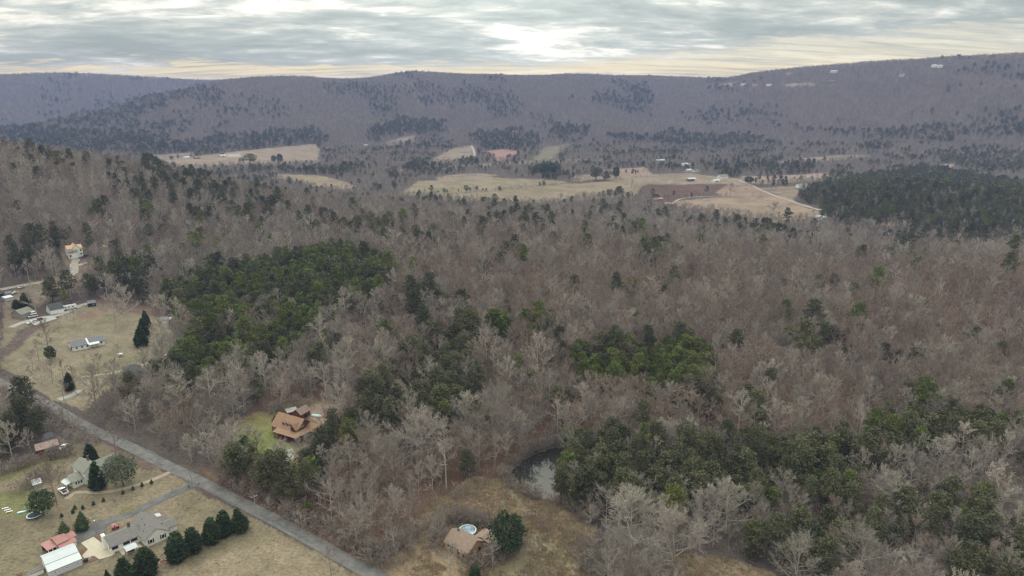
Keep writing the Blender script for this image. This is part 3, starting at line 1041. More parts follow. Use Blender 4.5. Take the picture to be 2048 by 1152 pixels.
def round_tree(seed, H, R, n=40, k=40, size=0.6, lo=0.12):
    """Dense broad evergreen: clumps over a lumpy ellipsoid."""
    r = np.random.default_rng(seed)
    tr = MB().tube([(0, 0, -0.4), (0, 0, 0.2), (0, 0, H * 0.8)], [R * 0.07, R * 0.06, 0.05], 6)
    V, F, k0 = [], [], 0
    for i in range(n):
        zc = -0.9 + 1.85 * (i + 0.5) / n
        az = i * 2.4 + r.normal() * 0.3
        q = math.sqrt(max(0, 1 - zc * zc)) * r.uniform(0.6, 0.86)
        c = np.array([math.cos(az) * q * R, math.sin(az) * q * R, H * (lo + (1 - lo) * (0.5 + 0.42 * zc))])
        v, f = tuft(c, R * 0.34, k, r, size)
        V.append(v)
        F.append(f + k0)
        k0 += len(v)
    return (np.array(tr.v), tr.f), (np.concatenate(V), np.concatenate(F))


def to_meshes(name, parts, bark, leaf):
    (tv, tf), (cv, cf) = parts
    return mesh_np(name + '_trunk', tv, tf, bark), mesh_np(name + '_crown', cv, cf, leaf)


def joined(name, parts, bark, leaf):
    (tv, tf), (cv, cf) = parts
    me = bpy.data.meshes.new(name)
    me.from_pydata(np.concatenate([tv, cv]).tolist(), [], list(tf) + [tuple(q + len(tv)) for q in cf])
    me.materials.append(bark)
    me.materials.append(leaf)
    mi = np.r_[np.zeros(len(tf), np.int32), np.ones(len(cf), np.int32)]
    me.polygons.foreach_set('material_index', mi)
    me.update()
    return me


TINT = ('pale', 'grey', 'brown')
TINT_WORD = {'pale': 'pale grey', 'grey': 'ash grey', 'brown': 'brownish'}
BARE_HI, BARE_HI_P, BARE_MID, BARE_FAR = [], [], [], []
NSH = 6
for i in range(3 * NSH):
    tn = TINT[i % 3]
    k = i // 3
    H = (14.5, 13.0, 15.5, 12.0, 14.0, 13.5)[k]
    sp = (5.6, 5.2, 4.6, 6.0, 5.0, 5.8)[k]
    lw = (0.24, 0.3, 0.42, 0.16, 0.34, 0.22)[k]
    p = bare_tree(100 + i, H, sp, limbs=(11, 10, 9, 12, 10, 13)[k], nb=8, nt=7, nl=3, wide=(1.2 if tn == 'pale' else 0.9), low=lw)
    BARE_HI_P.append(to_meshes('bare_tree', p, M['bark_' + tn], M['twig_' + tn]))
    BARE_HI.append(joined('bare_tree', p, M['bark_' + tn], M['twig_' + tn]))
    p = bare_tree(200 + i, H, sp, limbs=10, nb=6, nt=5, nl=2, wide=(2.2 if tn == 'pale' else 1.55), low=lw)
    BARE_MID.append(joined('bare_tree', p, M['bark_' + tn], M['twig_' + tn]))
for i in range(6):
    tn = TINT[i % 3]
    p = bare_tree(300 + i, 12.5, 5.4, limbs=8, nb=5, nt=4, nl=1, wide=3.4, low=0.22)
    BARE_FAR.append(joined('bare_tree', p, M['bark_' + tn], M['twig_' + tn]))
PINE_KIND = ('dark', 'olive', 'green')
PINE_HI, PINE_HI_P, PINE_MID, PINE_FAR = [], [], [], []
for i in range(9):
    kd = PINE_KIND[i % 3]
    H, R, lo = ((17, 3.9, 0.42), (14.5, 3.8, 0.3), (12.5, 3.5, 0.2))[(i // 3 + i) % 3]
    p = pine_tree(400 + i, H, R, lo, 54, 36, 0.62)
    PINE_HI_P.append(to_meshes('pine_tree', p, M['pine_bark'], M['pine_' + kd]))
    PINE_HI.append(joined('pine_tree', p, M['pine_bark'], M['pine_' + kd]))
    p = pine_tree(500 + i, H, R, lo, 30, 22, 0.95)
    PINE_MID.append(joined('pine_tree', p, M['pine_bark'], M['pine_' + kd]))
for i in range(6):
    kd = PINE_KIND[i % 3]
    p = pine_tree(600 + i, 14, 4.1, 0.26, 12, 14, 2.0)
    PINE_FAR.append(joined('pine_tree', p, M['pine_bark'], M['pine_' + kd]))
SHRUB = []
for i in range(4):
    tn = TINT[(1, 2, 2, 1)[i]]
    p = bare_tree(700 + i, 3.4, 1.6, limbs=8, nb=4, nt=4, nl=2, wide=0.95, low=0.08)
    SHRUB.append(joined('brush', p, M['bark_' + tn], M['twig_' + tn]))
GRASS = []
for i in range(4):
    r = np.random.default_rng(800 + i)
    b = r.normal(size=(26, 3)) * np.array([0.55, 0.55, 0])
    d = unit(np.c_[r.normal(size=(26, 2)) * 0.45, np.ones(26)])
    v, f = blades(b, b + d * r.uniform(0.5, 1.1, 26)[:, None], r.uniform(0.12, 0.25, 26), r)
    GRASS.append(mesh_np('grass_tuft', v, f, M['sedge' if i % 2 else 'straw']))


# ------------------------------------------------------------------ trees: where they stand
PINE_STANDS = [   # outline in the photograph, share of pines, favoured kind (0 dark, 1 olive, 2 green)
    ([(322, 570), (400, 540), (480, 528), (560, 503), (680, 488), (772, 515), (768, 565), (720, 590), (650, 612), (610, 650), (600, 690), (520, 722), (430, 740), (330, 750), (305, 735), (370, 690), (390, 650), (330, 600)], 0.93, 2),
    ([(700, 800), (750, 745), (800, 700), (850, 665), (950, 628), (1000, 640), (960, 672), (940, 720), (1000, 765), (940, 800), (900, 825), (800, 850), (720, 825)], 0.72, 1),
    ([(985, 650), (1010, 632), (1090, 640), (1100, 655), (1030, 662)], 0.85, 2),
    ([(800, 590), (850, 575), (920, 585), (930, 605), (840, 610)], 0.7, 0),
    ([(1140, 720), (1180, 690), (1280, 680), (1385, 674), (1428, 700), (1425, 755), (1340, 765), (1280, 758), (1200, 758), (1150, 745)], 0.97, 2),
    ([(1350, 775), (1400, 765), (1440, 790), (1420, 820), (1360, 815)], 0.8, 1),
    ([(1100, 795), (1140, 780), (1160, 800), (1120, 815)], 0.7, 1),
    ([(1460, 800), (1520, 790), (1560, 830), (1480, 840)], 0.5, 1),
    ([(1720, 830), (1800, 800), (1840, 830), (1800, 850), (1730, 850)], 0.8, 2),
    ([(1100, 930), (1105, 885), (1150, 855), (1300, 868), (1420, 885), (1500, 870), (1700, 868), (1850, 830), (2000, 832), (2060, 862), (1990, 880), (1880, 872), (1790, 900), (1740, 950), (1710, 1000), (1600, 990), (1500, 985), (1400, 985), (1300, 1000), (1180, 985), (1115, 965)], 0.9, 1),
    ([(1700, 1000), (1850, 945), (1950, 970), (2060, 1010), (2060, 1100), (1950, 1080), (1850, 1050), (1760, 1050), (1720, 1100), (1600, 1120), (1550, 1040)], 0.68, 1),
    ([(1480, 1040), (1560, 1030), (1580, 1090), (1500, 1130), (1470, 1090)], 0.8, 1),
    ([(1860, 1080), (2060, 1090), (2060, 1180), (1900, 1170)], 0.45, 1),
    ([(455, 940), (470, 912), (505, 888), (540, 905), (575, 940), (620, 965), (640, 985), (600, 1030), (555, 1015), (480, 975)], 0.96, 1),
    ([(592, 925), (630, 885), (665, 850), (705, 835), (718, 855), (672, 895), (628, 935), (600, 948)], 0.95, 0),
    ([(0, 480), (130, 463), (125, 515), (60, 525), (0, 530)], 0.75, 0),
    ([(60, 605), (100, 570), (220, 550), (310, 535), (330, 575), (250, 590), (130, 608)], 0.5, 0),
    ([(200, 520), (240, 495), (290, 510), (310, 545), (250, 550)], 0.6, 0),
    ([(0, 760), (80, 790), (150, 835), (120, 870), (60, 905), (0, 915)], 0.55, 0),
    ([(1590, 400), (1640, 365), (1720, 347), (1830, 330), (1950, 340), (2060, 365), (2060, 440), (1950, 452), (1800, 438), (1690, 438), (1640, 425)], 0.84, 0),
    ([(1840, 295), (1960, 288), (2060, 290), (2060, 330), (1900, 330)], 0.5, 1),
    ([(270, 290), (420, 275), (560, 262), (660, 258), (655, 280), (500, 292), (380, 305), (280, 305)], 0.6, 0),
    ([(0, 250), (150, 258), (280, 262), (330, 290), (200, 300), (0, 285)], 0.65, 0),
    ([(720, 262), (790, 240), (880, 236), (885, 262), (800, 268), (730, 280)], 0.7, 0),
    ([(950, 262), (1040, 260), (1075, 275), (1060, 298), (960, 296)], 0.6, 0),
    ([(1100, 250), (1160, 240), (1170, 270), (1110, 275)], 0.6, 0),
    ([(1220, 265), (1350, 262), (1500, 265), (1560, 285), (1400, 292), (1250, 285)], 0.5, 0),
    ([(1420, 318), (1560, 312), (1570, 335), (1440, 342)], 0.55, 0),
    ([(1520, 325), (1620, 322), (1630, 345), (1530, 345)], 0.5, 0),
    ([(800, 322), (945, 316), (945, 326), (810, 333)], 1.0, 0),
    ([(1060, 330), (1085, 318), (1110, 325), (1112, 348), (1068, 350)], 0.95, 0),
    ([(1750, 255), (1900, 245), (2060, 235), (2060, 265), (1900, 275), (1780, 275)], 0.45, 0),
    ([(100, 245), (300, 190), (420, 168), (440, 180), (330, 215), (200, 260)], 0.35, 0),
    ([(1250, 168), (1290, 165), (1300, 205), (1250, 210)], 0.45, 0),
    ([(200, 330), (330, 320), (400, 340), (460, 360), (560, 400), (540, 440), (430, 430), (300, 400), (230, 370)], 0.32, 0),
    ([(1280, 480), (1345, 470), (1350, 510), (1290, 515)], 0.5, 2),
]


def scatter(D0, D1, half, spacing, seed):
    r = np.random.default_rng(seed)
    xs = np.arange(-D1 * math.sin(half), D1 * math.sin(half), spacing)
    ys = np.arange(D0 * math.cos(half) * 0.98, D1, spacing)
    X, Y = np.meshgrid(xs, ys)
    X = X + (np.arange(len(ys)) % 2)[:, None] * spacing * 0.5
    X, Y = X.ravel(), Y.ravel()
    X = X + r.uniform(-0.42, 0.42, len(X)) * spacing
    Y = Y + r.uniform(-0.42, 0.42, len(Y)) * spacing
    D = np.hypot(X, Y)
    k = (D >= D0) & (D < D1) & (np.abs(np.arctan2(X, Y)) < half)
    return X[k], Y[k]


TREELINES = [   # hedgerow trees between the valley fields: line, spacing, spread
    ([(640, 386), (760, 388), (850, 387), (960, 383), (1040, 380)], 7, 5), ([(800, 362), (900, 357), (1000, 352), (1100, 356)], 6, 6), ([(1040, 378), (1090, 372), (1160, 362)], 8, 3),
    ([(1110, 355), (1180, 350), (1290, 347), (1380, 343)], 7, 5), ([(1280, 396), (1370, 394), (1470, 391)], 12, 2), ([(560, 346), (640, 345), (740, 352), (820, 360)], 6, 6),
    ([(460, 334), (560, 333), (660, 331), (760, 331)], 7, 8), ([(480, 325), (500, 324), (520, 326)], 5, 8), ([(1500, 372), (1560, 372), (1600, 369)], 7, 4), ([(1490, 362), (1540, 361), (1650, 356)], 9, 4),
    ([(1000, 348), (1100, 344), (1200, 340), (1290, 333)], 6, 9), ([(1420, 424), (1450, 432), (1480, 436)], 8, 4), ([(1590, 440), (1640, 446), (1700, 448)], 7, 6), ([(340, 320), (420, 309), (520, 297)], 9, 3)]
KEEP_OUT = []      # (x, y, radius): buildings, cars and hand-placed trees
CORRIDORS = [('road', 6.0), ('driveway', 4), ('dirt_driveway', 4), ('gravel_driveway', 6), ('valley_road', 8), ('farm_lane', 8), ('villa_driveway', 7), ('villa_loop', 4), ('hill_lane', 10), ('upper_lane', 5), ('field_track', 4), ('house_path', 4)]


def tree_candidates():
    parts = [scatter(110, 430, math.radians(43), 5.9, 1), scatter(430, 1150, math.radians(42), 6.9, 2), scatter(1150, 2300, math.radians(41), 8.6, 3),
             scatter(2300, 4350, math.radians(40), 10.5, 4)]
    x, y = scatter(4350, 6300, math.radians(40), 17, 5)
    k = np.arctan2(x, y) < math.radians(-10)
    parts.append((x[k], y[k]))
    r = np.random.default_rng(77)
    nscat = sum(len(p[0]) for p in parts)
    for pts, gap, wd in TREELINES:
        line = catmull([hit(*p)[:2] for p in pts], 2.0)
        q = line[::max(1, int(gap / 2))]
        q = q + r.normal(size=q.shape) * wd
        parts.append((q[:, 0], q[:, 1]))
    x = np.concatenate([p[0] for p in parts])
    y = np.concatenate([p[1] for p in parts])
    plant = np.zeros(len(x), bool)
    px_, py_ = scatter(190, 620, math.radians(40), 4.7, 9)
    qx, qy = proj(px_, py_, height(px_, py_) + 8)
    inp = inpoly(qx, qy, PINE_STANDS[0][0]) | inpoly(qx, qy, PINE_STANDS[4][0]) | (inpoly(qx, qy, PINE_STANDS[9][0]) & (hash2(np.floor(px_ * 7), np.floor(py_ * 7), 3) < 0.85))
    qx, qy = proj(x, y, height(x, y) + 8)
    out = ~(inpoly(qx, qy, PINE_STANDS[0][0]) | inpoly(qx, qy, PINE_STANDS[4][0]) | inpoly(qx, qy, PINE_STANDS[9][0]))
    forced = np.r_[(np.arange(len(x)) >= nscat)[out], np.zeros(inp.sum(), bool)]
    plant = np.r_[plant[out], np.ones(inp.sum(), bool)]
    x, y = np.r_[x[out], px_[inp]], np.r_[y[out], py_[inp]]
    z = height(x, y)
    D = np.hypot(x, y)
    ok = np.ones(len(x), bool)
    s = np.clip(D / 260, 0.6, 5)
    jx = x + s * 6 * (fbm(x / (10 * s), y / (10 * s), 51, 2) - 0.5)
    jy = y + s * 6 * (fbm(x / (10 * s), y / (10 * s), 52, 2) - 0.5)
    for k in FIELD_W:
        ok &= forced | ~inpoly(jx, jy, FIELD_W[k])
    for k, d in CORRIDORS:
        ok &= seg_dist(x, y, ROADS[k]) > d
    ok &= ~inpoly(x, y, [(PCX + (a - PCX) * 1.12, PCY + (b - PCY) * 1.12) for a, b in POND])
    for a, b, rr in KEEP_OUT:
        ok &= np.hypot(x - a, y - b) > rr
    return x[ok], y[ok], z[ok], D[ok], forced[ok], plant[ok]


def gn_scatter(name, protos, x, y, z, idx, scl, rot):
    """ONE object: an uncountable wood (kind stuff), its trees set out by geometry nodes."""
    col = bpy.data.collections.new(name + '_kinds')
    for i, me in enumerate(protos):
        col.objects.link(bpy.data.objects.new('%s_%02d' % (name, i), me))
    me = bpy.data.meshes.new(name)
    me.vertices.add(len(x))
    me.vertices.foreach_set('co', np.c_[x, y, z].astype(np.float32).ravel())
    for nm, ty, data in (('pick', 'INT', idx.astype(np.int32)), ('turn', 'FLOAT', rot.astype(np.float32)), ('size', 'FLOAT_VECTOR', scl.astype(np.float32).ravel())):
        at = me.attributes.new(nm, ty, 'POINT')
        at.data.foreach_set('vector' if ty == 'FLOAT_VECTOR' else 'value', data)
    o = link(name, me)
    g = bpy.data.node_groups.new(name, 'GeometryNodeTree')
    g.interface.new_socket('Geometry', in_out='INPUT', socket_type='NodeSocketGeometry')
    g.interface.new_socket('Geometry', in_out='OUTPUT', socket_type='NodeSocketGeometry')
    gi, go = g.nodes.new('NodeGroupInput'), g.nodes.new('NodeGroupOutput')
    ci = g.nodes.new('GeometryNodeCollectionInfo')
    ci.inputs['Collection'].default_value = col
    ci.inputs['Separate Children'].default_value = True
    ci.inputs['Reset Children'].default_value = True
    ip = g.nodes.new('GeometryNodeInstanceOnPoints')
    ip.inputs['Pick Instance'].default_value = True

    def attr(nm, ty):
        a = g.nodes.new('GeometryNodeInputNamedAttribute')
        a.data_type = ty
        a.inputs['Name'].default_value = nm
        return [s for s in a.outputs if s.enabled and s.name == 'Attribute'][0]
    cx = g.nodes.new('ShaderNodeCombineXYZ')
    g.links.new(attr('turn', 'FLOAT'), cx.inputs[2])
    g.links.new(gi.outputs[0], ip.inputs['Points'])
    g.links.new(ci.outputs[0], ip.inputs['Instance'])
    g.links.new(attr('pick', 'INT'), ip.inputs['Instance Index'])
    g.links.new(cx.outputs[0], ip.inputs['Rotation'])
    g.links.new(attr('size', 'FLOAT_VECTOR'), ip.inputs['Scale'])
    g.links.new(ip.outputs[0], go.inputs[0])
    md = o.modifiers.new('scatter', 'NODES')
    md.node_group = g
    o['kind'] = 'stuff'
    return o


# ------------------------------------------------------------------ buildings
for x_, y_ in ROADS['road'][::3]:      # low growth only on the near bank of the upper road
    if x_ < -165:
        d_ = math.hypot(x_, y_)
        KEEP_OUT.append((x_ * (1 - 9 / d_), y_ * (1 - 9 / d_), 8.5))
def keep(x, y, r):
    KEEP_OUT.append((x, y, r))


def gz(x, y):
    return float(height(np.array([x]), np.array([y]))[0])


class Site:
    """A building plot: the front edge runs from pixel A to pixel B, +y leads away from the viewer's side."""

    def __init__(self, name, label, cat, A, B, depth=8.0, L=None, group=None, lift=0.0, clear=1.0, front_clear=0.0):
        ax, ay, az = hit(*A)
        bx, by, bz = hit(*B)
        self.ang = math.atan2(by - ay, bx - ax)
        self.L = L or math.hypot(bx - ax, by - ay)
        c, s = math.cos(self.ang), math.sin(self.ang)
        corners = [(ax + c * u - s * v, ay + s * u + c * v) for u, v in ((0, 0), (self.L, 0), (self.L, depth), (0, depth))]
        hs = [gz(*q) for q in corners]
        self.z = sum(hs) / 4 + lift
        self.drop = self.z - min(hs) + 0.6
        self.root = empty(name, (ax, ay, self.z), self.ang)
        tag(self.root, label, cat, group)
        mx, my = sum(q[0] for q in corners) / 4, sum(q[1] for q in corners) / 4
        keep(mx, my, clear * 0.62 * math.hypot(self.L, depth) + 2)
        if front_clear:
            d = math.hypot(mx, my)
            for k in (0.5, 1.0):
                keep(mx - mx / d * front_clear * k, my - my / d * front_clear * k, 0.55 * self.L + 4)

    def block(self, x0, x1, y0, y1, ze, rise, axis='x', wall='white_wall', roof='shingle_grey', over=0.45, th=0.16, open_=False, zb=None, wall_name='wall', hip=False):
        R = self.root
        zb = -self.drop if zb is None else zb
        a0, a1, s0, s1 = (x0, x1, y0, y1) if axis == 'x' else (y0, y1, x0, x1)
        sm = (s0 + s1) / 2
        w = None
        if hip:
            ins = min((a1 - a0) / 2, (s1 - s0) / 2)
            w = MB().box(x0, x1, y0, y1, zb, ze).build(wall_name, M[wall], R)
            o = over
            b = [(a0 - o, s0 - o), (a1 + o, s0 - o), (a1 + o, s1 + o), (a0 - o, s1 + o)]
            rd = [(a0 + ins, sm), (a1 - ins, sm)]
            P = [(q[0], q[1], ze - 0.05) for q in b] + [(q[0], q[1], ze + 0.1) for q in b] + [(q[0], q[1], ze + rise) for q in rd]
            if axis == 'y':
                P = [(q[1], q[0], q[2]) for q in P]
            r = MB().add(P, [(3, 2, 1, 0), (0, 1, 5, 4), (1, 2, 6, 5), (2, 3, 7, 6), (3, 0, 4, 7), (4, 5, 9, 8), (5, 6, 9), (6, 7, 8, 9), (7, 4, 8)]).build('roof', M[roof], R)
            return w, r
        if open_:
            for (x, y) in ((x0 + .12, y0 + .12), (x1 - .12, y0 + .12), (x1 - .12, y1 - .12), (x0 + .12, y1 - .12)):
                MB().box(x - .09, x + .09, y - .09, y + .09, zb, ze).build('post', M[wall], R)
        else:
            w = MB().prism([(s0, zb), (s1, zb), (s1, ze), (sm, ze + rise), (s0, ze)], a0, a1, axis).build(wall_name, M[wall], R)
        half = (s1 - s0) / 2
        sl = rise / half
        o = over
        lo = ze - o * sl + 0.015
        pr = [(s0 - o, lo), (sm, ze + rise + 0.015), (s1 + o, lo), (s1 + o, lo + th), (sm, ze + rise + th + 0.015), (s0 - o, lo + th)]
        r = MB().prism(pr, a0 - o * 0.7, a1 + o * 0.7, axis).build('roof', M[roof], R)
        return w, r

    def lean(self, x0, x1, y0, y1, z_low, z_high, roof, wall=None, th=0.14, low='front', posts=0, zb=None, over=0.25):
        """A single slope roof; with walls, or on posts along its low edge."""
        R = self.root
        zb = -self.drop if zb is None else zb
        if low in ('front', 'back'):
            za, zb2 = (z_low, z_high) if low == 'front' else (z_high, z_low)
            ya, yb = (y0 - over, y1) if low == 'front' else (y0, y1 + over)
            r = MB().prism([(ya, za + .015), (yb, zb2 + .015), (yb, zb2 + th), (ya, za + th)], x0 - over, x1 + over, 'x').build('roof', M[roof], R)
            if wall:
                MB().prism([(y0, zb), (y1, zb), (y1, zb2 - .03), (y0, za - .03)], x0, x1, 'x').build('wall', M[wall], R)
            py = y0 + 0.1 if low == 'front' else y1 - 0.1
            for k in range(posts):
                px = x0 + 0.15 + (x1 - x0 - 0.3) * k / max(1, posts - 1)
                MB().box(px - .08, px + .08, py - .08, py + .08, zb, z_low).build('post', M['white_trim' if wall is None and roof != 'shingle_tan' else 'log'], R)
        else:
            za, zb2 = (z_low, z_high) if low == 'left' else (z_high, z_low)
            xa, xb = (x0 - over, x1) if low == 'left' else (x0, x1 + over)
            r = MB().prism([(xa, za + .015), (xb, zb2 + .015), (xb, zb2 + th), (xa, za + th)], y0 - over, y1 + over, 'y').build('roof', M[roof], R)
            if wall:
                MB().prism([(x0, zb), (x1, zb), (x1, zb2 - .03), (x0, za - .03)], y0, y1, 'y').build('wall', M[wall], R)
        return r

    def face(self, side, at, u, z, w, h, n0, n1):
        if side == 'front':
            return MB().box(u - w / 2, u + w / 2, at - n1, at - n0, z - h / 2, z + h / 2)
        if side == 'back':
            return MB().box(u - w / 2, u + w / 2, at + n0, at + n1, z - h / 2, z + h / 2)
        if side == 'right':
            return MB().box(at + n0, at + n1, u - w / 2, u + w / 2, z - h / 2, z + h / 2)
        return MB().box(at - n1, at - n0, u - w / 2, u + w / 2, z - h / 2, z + h / 2)

    def window(self, side, at, u, z, w=1.0, h=1.3, shutter=None, frame='white_trim', pane='glass'):
        b = MB()
        for du, dz, ww, hh in ((0, h / 2 - .05, w, .1), (0, -h / 2 + .05, w, .1), (-w / 2 + .05, 0, .1, h - .2), (w / 2 - .05, 0, .1, h - .2)):
            q = self.face(side, at, u + du, z + dz, ww, hh, -0.02, 0.07)
            b.add(q.v, q.f)
        f = b.build('window', M[frame], self.root)
        p = self.face(side, at, u, z, w - .2, h - .2, -0.02, 0.035).build('pane', M[pane], f)
        if shutter:
            for sgn in (-1, 1):
                self.face(side, at, u + sgn * (w / 2 + .22), z, 0.36, h, -0.02, 0.05).build('shutter', M[shutter], self.root)
        return f

    def door(self, side, at, u, w=1.0, h=2.1, m='dark', name='door', z0=0.0):
        return self.face(side, at, u, z0 + h / 2, w, h, -0.03, 0.045).build(name, M[m], self.root)

    def chimney(self, x, y, z0, z1, w=0.7, m='chimney_brick', d=None):
        d = d or w
        c = MB().box(x - w / 2, x + w / 2, y - d / 2, y + d / 2, z0, z1)
        c.box(x - w / 2 - .07, x + w / 2 + .07, y - d / 2 - .07, y + d / 2 + .07, z1, z1 + .15)
        return c.build('chimney', M[m], self.root)

    def at(self, x, y):
        c, s = math.cos(self.ang), math.sin(self.ang)
        l = self.root.location
        return l.x + c * x - s * y, l.y + s * x + c * y


# --- white ranch house, lower left
S = Site('ranch_house', 'white L-shaped ranch house with grey roof beside the cream parking pad', 'house', (293, 1095), (339, 1074.5), 13, clear=1.15)
W = S.L
S.block(0, W, 0, 13.5, 2.7, 2.5, 'y')
S.block(-8.8, -0.02, 4.8, 12.2, 2.55, 1.75, 'x')
S.block(W + .02, W + 3.6, 2.4, 6.8, 2.3, 1.1, 'x')
S.block(W + .02, W + 2.4, 7.6, 11.0, 2.2, 0.9, 'x')
S.lean(W + .02, W + 1.8, 11.4, 13.3, 2.0, 2.5, 'white_metal', 'white_wall', low='right')
for u in (W * 0.22, W * 0.74):
    S.window('front', 0, u, 1.45, 1.0, 1.5, 'dark')
for u, w in ((-7.6, 2.0), (-4.2, 2.2), (-1.9, 2.2)):
    S.window('front', 4.8, u, 1.55, w, 1.25, None, 'white_trim', 'screen')
S.window('left', -8.8, 5.7, 1.55, 1.3, 1.25, None, 'white_trim', 'screen')
S.door('front', 4.8, -5.9, 0.95, 2.1, 'white_trim')
S.window('front', 4.8, -5.9, 1.65, 0.6, 0.7, None, 'white_trim', 'screen')
S.window('left', 0, 2.6, 1.5, 0.9, 1.2)
S.chimney(-1.6, 9.4, 2.6, 5.6, 0.75)
S.chimney(-9.25, 9.6, -0.5, 4.7, 0.85, 'white_trim', 1.7)
for x, y in ((2.2, 6.0), (2.6, 9.4), (1.0, 4.0)):
    MB().tube([(x, y, 2.7 + 2.5 * x / (W / 2) - .1), (x, y, 2.7 + 2.5 * x / (W / 2) + .55)], [.09, .09], 6).build('vent_pipe', M['dark'], S.root)
RANCH = S
# gazebo on the patio corner
gx, gy = S.at(-4.4, 0.6)
g = empty('gazebo', (gx, gy, gz(gx, gy)), S.ang)
tag(g, 'small gazebo with white metal roof at the patio corner of the ranch house', 'gazebo')
for sx in (-1.3, 1.3):
    for sy in (-1.3, 1.3):
        MB().box(sx - .07, sx + .07, sy - .07, sy + .07, -.4, 2.25).build('post', M['wood'], g)
MB().prism([(-1.7, 2.2), (0, 2.75), (1.7, 2.2), (1.7, 2.32), (0, 2.87), (-1.7, 2.32)], -1.75, 1.75, 'x').build('roof', M['white_metal'], g)
MB().box(-1.5, 1.5, -1.5, 1.5, -.4, .16).build('deck', M['wood'], g)
ht = empty('hot_tub', (gx, gy, gz(gx, gy) + .16), S.ang)
tag(ht, 'dark hot tub standing under the white gazebo roof', 'hot tub')
MB().box(-.95, .95, -.95, .95, 0, .85).build('shell', M['wood'], ht, 0.06)
MB().box(-.8, .8, -.8, .8, .85, .93).build('cover', M['black'], ht, 0.03)

# --- white metal workshop
S = Site('metal_workshop', 'long white metal workshop with a stepped roof at bottom left', 'workshop', (100, 1157), (165, 1130), 9, clear=1.1)
L = S.L
S.block(0, L, 3.4, 9.0, 3.1, 0.75, 'x', 'white_wall', 'white_metal', 0.2)
S.lean(0, L, 0, 3.38, 2.25, 2.95, 'white_metal', 'lavender', low='front', over=0.2)
for u in (1.7, 4.7, 7.6, 11.0):
    S.window('front', 0, u, 1.35, 0.55, 0.65)
S.door('right', L, 6.2, 3.0, 2.6, 'white_trim', 'garage_door')
for u in (0.95, 2.3):
    S.face('right', L, u, 1.1, 1.0, 2.1, -.03, .045).build('door', M['white_trim'], S.root)
S.block(-4.3, -0.6, 4.2, 6.4, 1.35, 0.55, 'x', 'white_wall', 'shingle_grey', 0.12)
WS = S
qx, qy = S.at(L + 1.1, 0.6)
q = empty('grill', (qx, qy, gz(qx, qy)), S.ang)
tag(q, 'black covered barbecue grill at the right end of the white workshop', 'grill')
MB().box(-.6, .6, -.4, .4, .35, .9).build('cabinet', M['black'], q, 0.05)
MB().prism([(-.4, .92), (.4, .92), (.32, 1.2), (-.32, 1.2)], -.6, .6, 'x').build('lid', M['black'], q, 0.04)
for sx in (-.5, .5):
    MB().box(sx - .05, sx + .05, -.35, .35, -.1, .34).build('leg', M['steel'], q)

# --- salmon roofed shed
S = Site('red_roofed_shed', 'garden shed with salmon red metal roofs behind the white workshop', 'shed', (98, 1112), (137, 1093), 4.6, clear=1.1)
S.lean(0, 2.75, 0, 4.6, 2.05, 2.6, 'salmon', None, posts=3)
S.block(2.8, 6.1, 0.0, 5.0, 2.5, 1.0, 'x', 'wood_grey', 'salmon', 0.25)
S.block(6.15, 8.6, 0.6, 4.4, 2.2, 0.8, 'x', 'wood_grey', 'salmon', 0.25)
S.lean(3.0, 7.6, -1.7, -0.05, 1.6, 2.2, 'salmon', 'white_wall', low='front')
MB().box(0.05, 2.7, 4.4, 4.55, -.5, 2.5).build('back_board', M['dark'], S.root)
mx_, my_ = S.at(1.3, 1.8)
q = empty('garden_tractor', (mx_, my_, gz(mx_, my_)), S.ang + 2.0)
tag(q, 'small garden tractor parked under the open end of the red roofed shed', 'tractor')
MB().box(-.1, .9, -.35, .35, .35, .85).build('bonnet', M['car_red'], q, .06)
MB().box(-.75, -.2, -.4, .4, .45, .65).build('seat', M['black'], q, .05)
for sx, rr in ((-.55, .36), (.6, .25)):
    for sy in (-.5, .5):
        MB().tube([(sx, sy - .12, rr), (sx, sy + .12, rr)], [rr, rr], 10).build('wheel', M['tyre'], q)

# --- two-storey white farmhouse
S = Site('farmhouse', 'white T-shaped two-storey farmhouse below the paved road', 'house', (149, 978), (171, 968.5), 8, clear=1.5)
W = S.L
S.block(0, W, 0.4, 6.6, 2.7, 1.3, 'x', 'white_wall', 'shingle_sage')
S.block(W + .02, W + 5.6, -0.6, 8.4, 5.0, 2.2, 'y', 'white_wall', 'shingle_sage')
S.block(W + 5.65, W + 13.2, 2.2, 7.4, 3.6, 1.7, 'x', 'white_wall', 'shingle_sage')
for u in (W * .5 - .9, W * .5, W * .5 + .9):
    S.window('front', .4, u, 1.55, .75, 1.2, None)
S.window('front', -.6, W + 2.8, 3.9, 1.0, 1.4, 'dark')
S.window('front', -.6, W + 2.8, 1.3, 1.4, 1.3)
S.window('front', 2.2, W + 11.3, 2.2, 1.0, 1.4, 'dark')
S.window('left', 0, 2.2, 1.5, .8, 1.1)
S.lean(-1.9, -.02, 1.2, 5.6, 2.0, 2.5, 'white_metal', None, low='left')
for yy in (1.4, 5.4):
    MB().box(-1.85, -1.7, yy - .08, yy + .08, -S.drop, 2.05).build('post', M['white_trim'], S.root)
S.chimney(W + 4.4, 5.5, 5.2, 8.0, .6)
FH = S

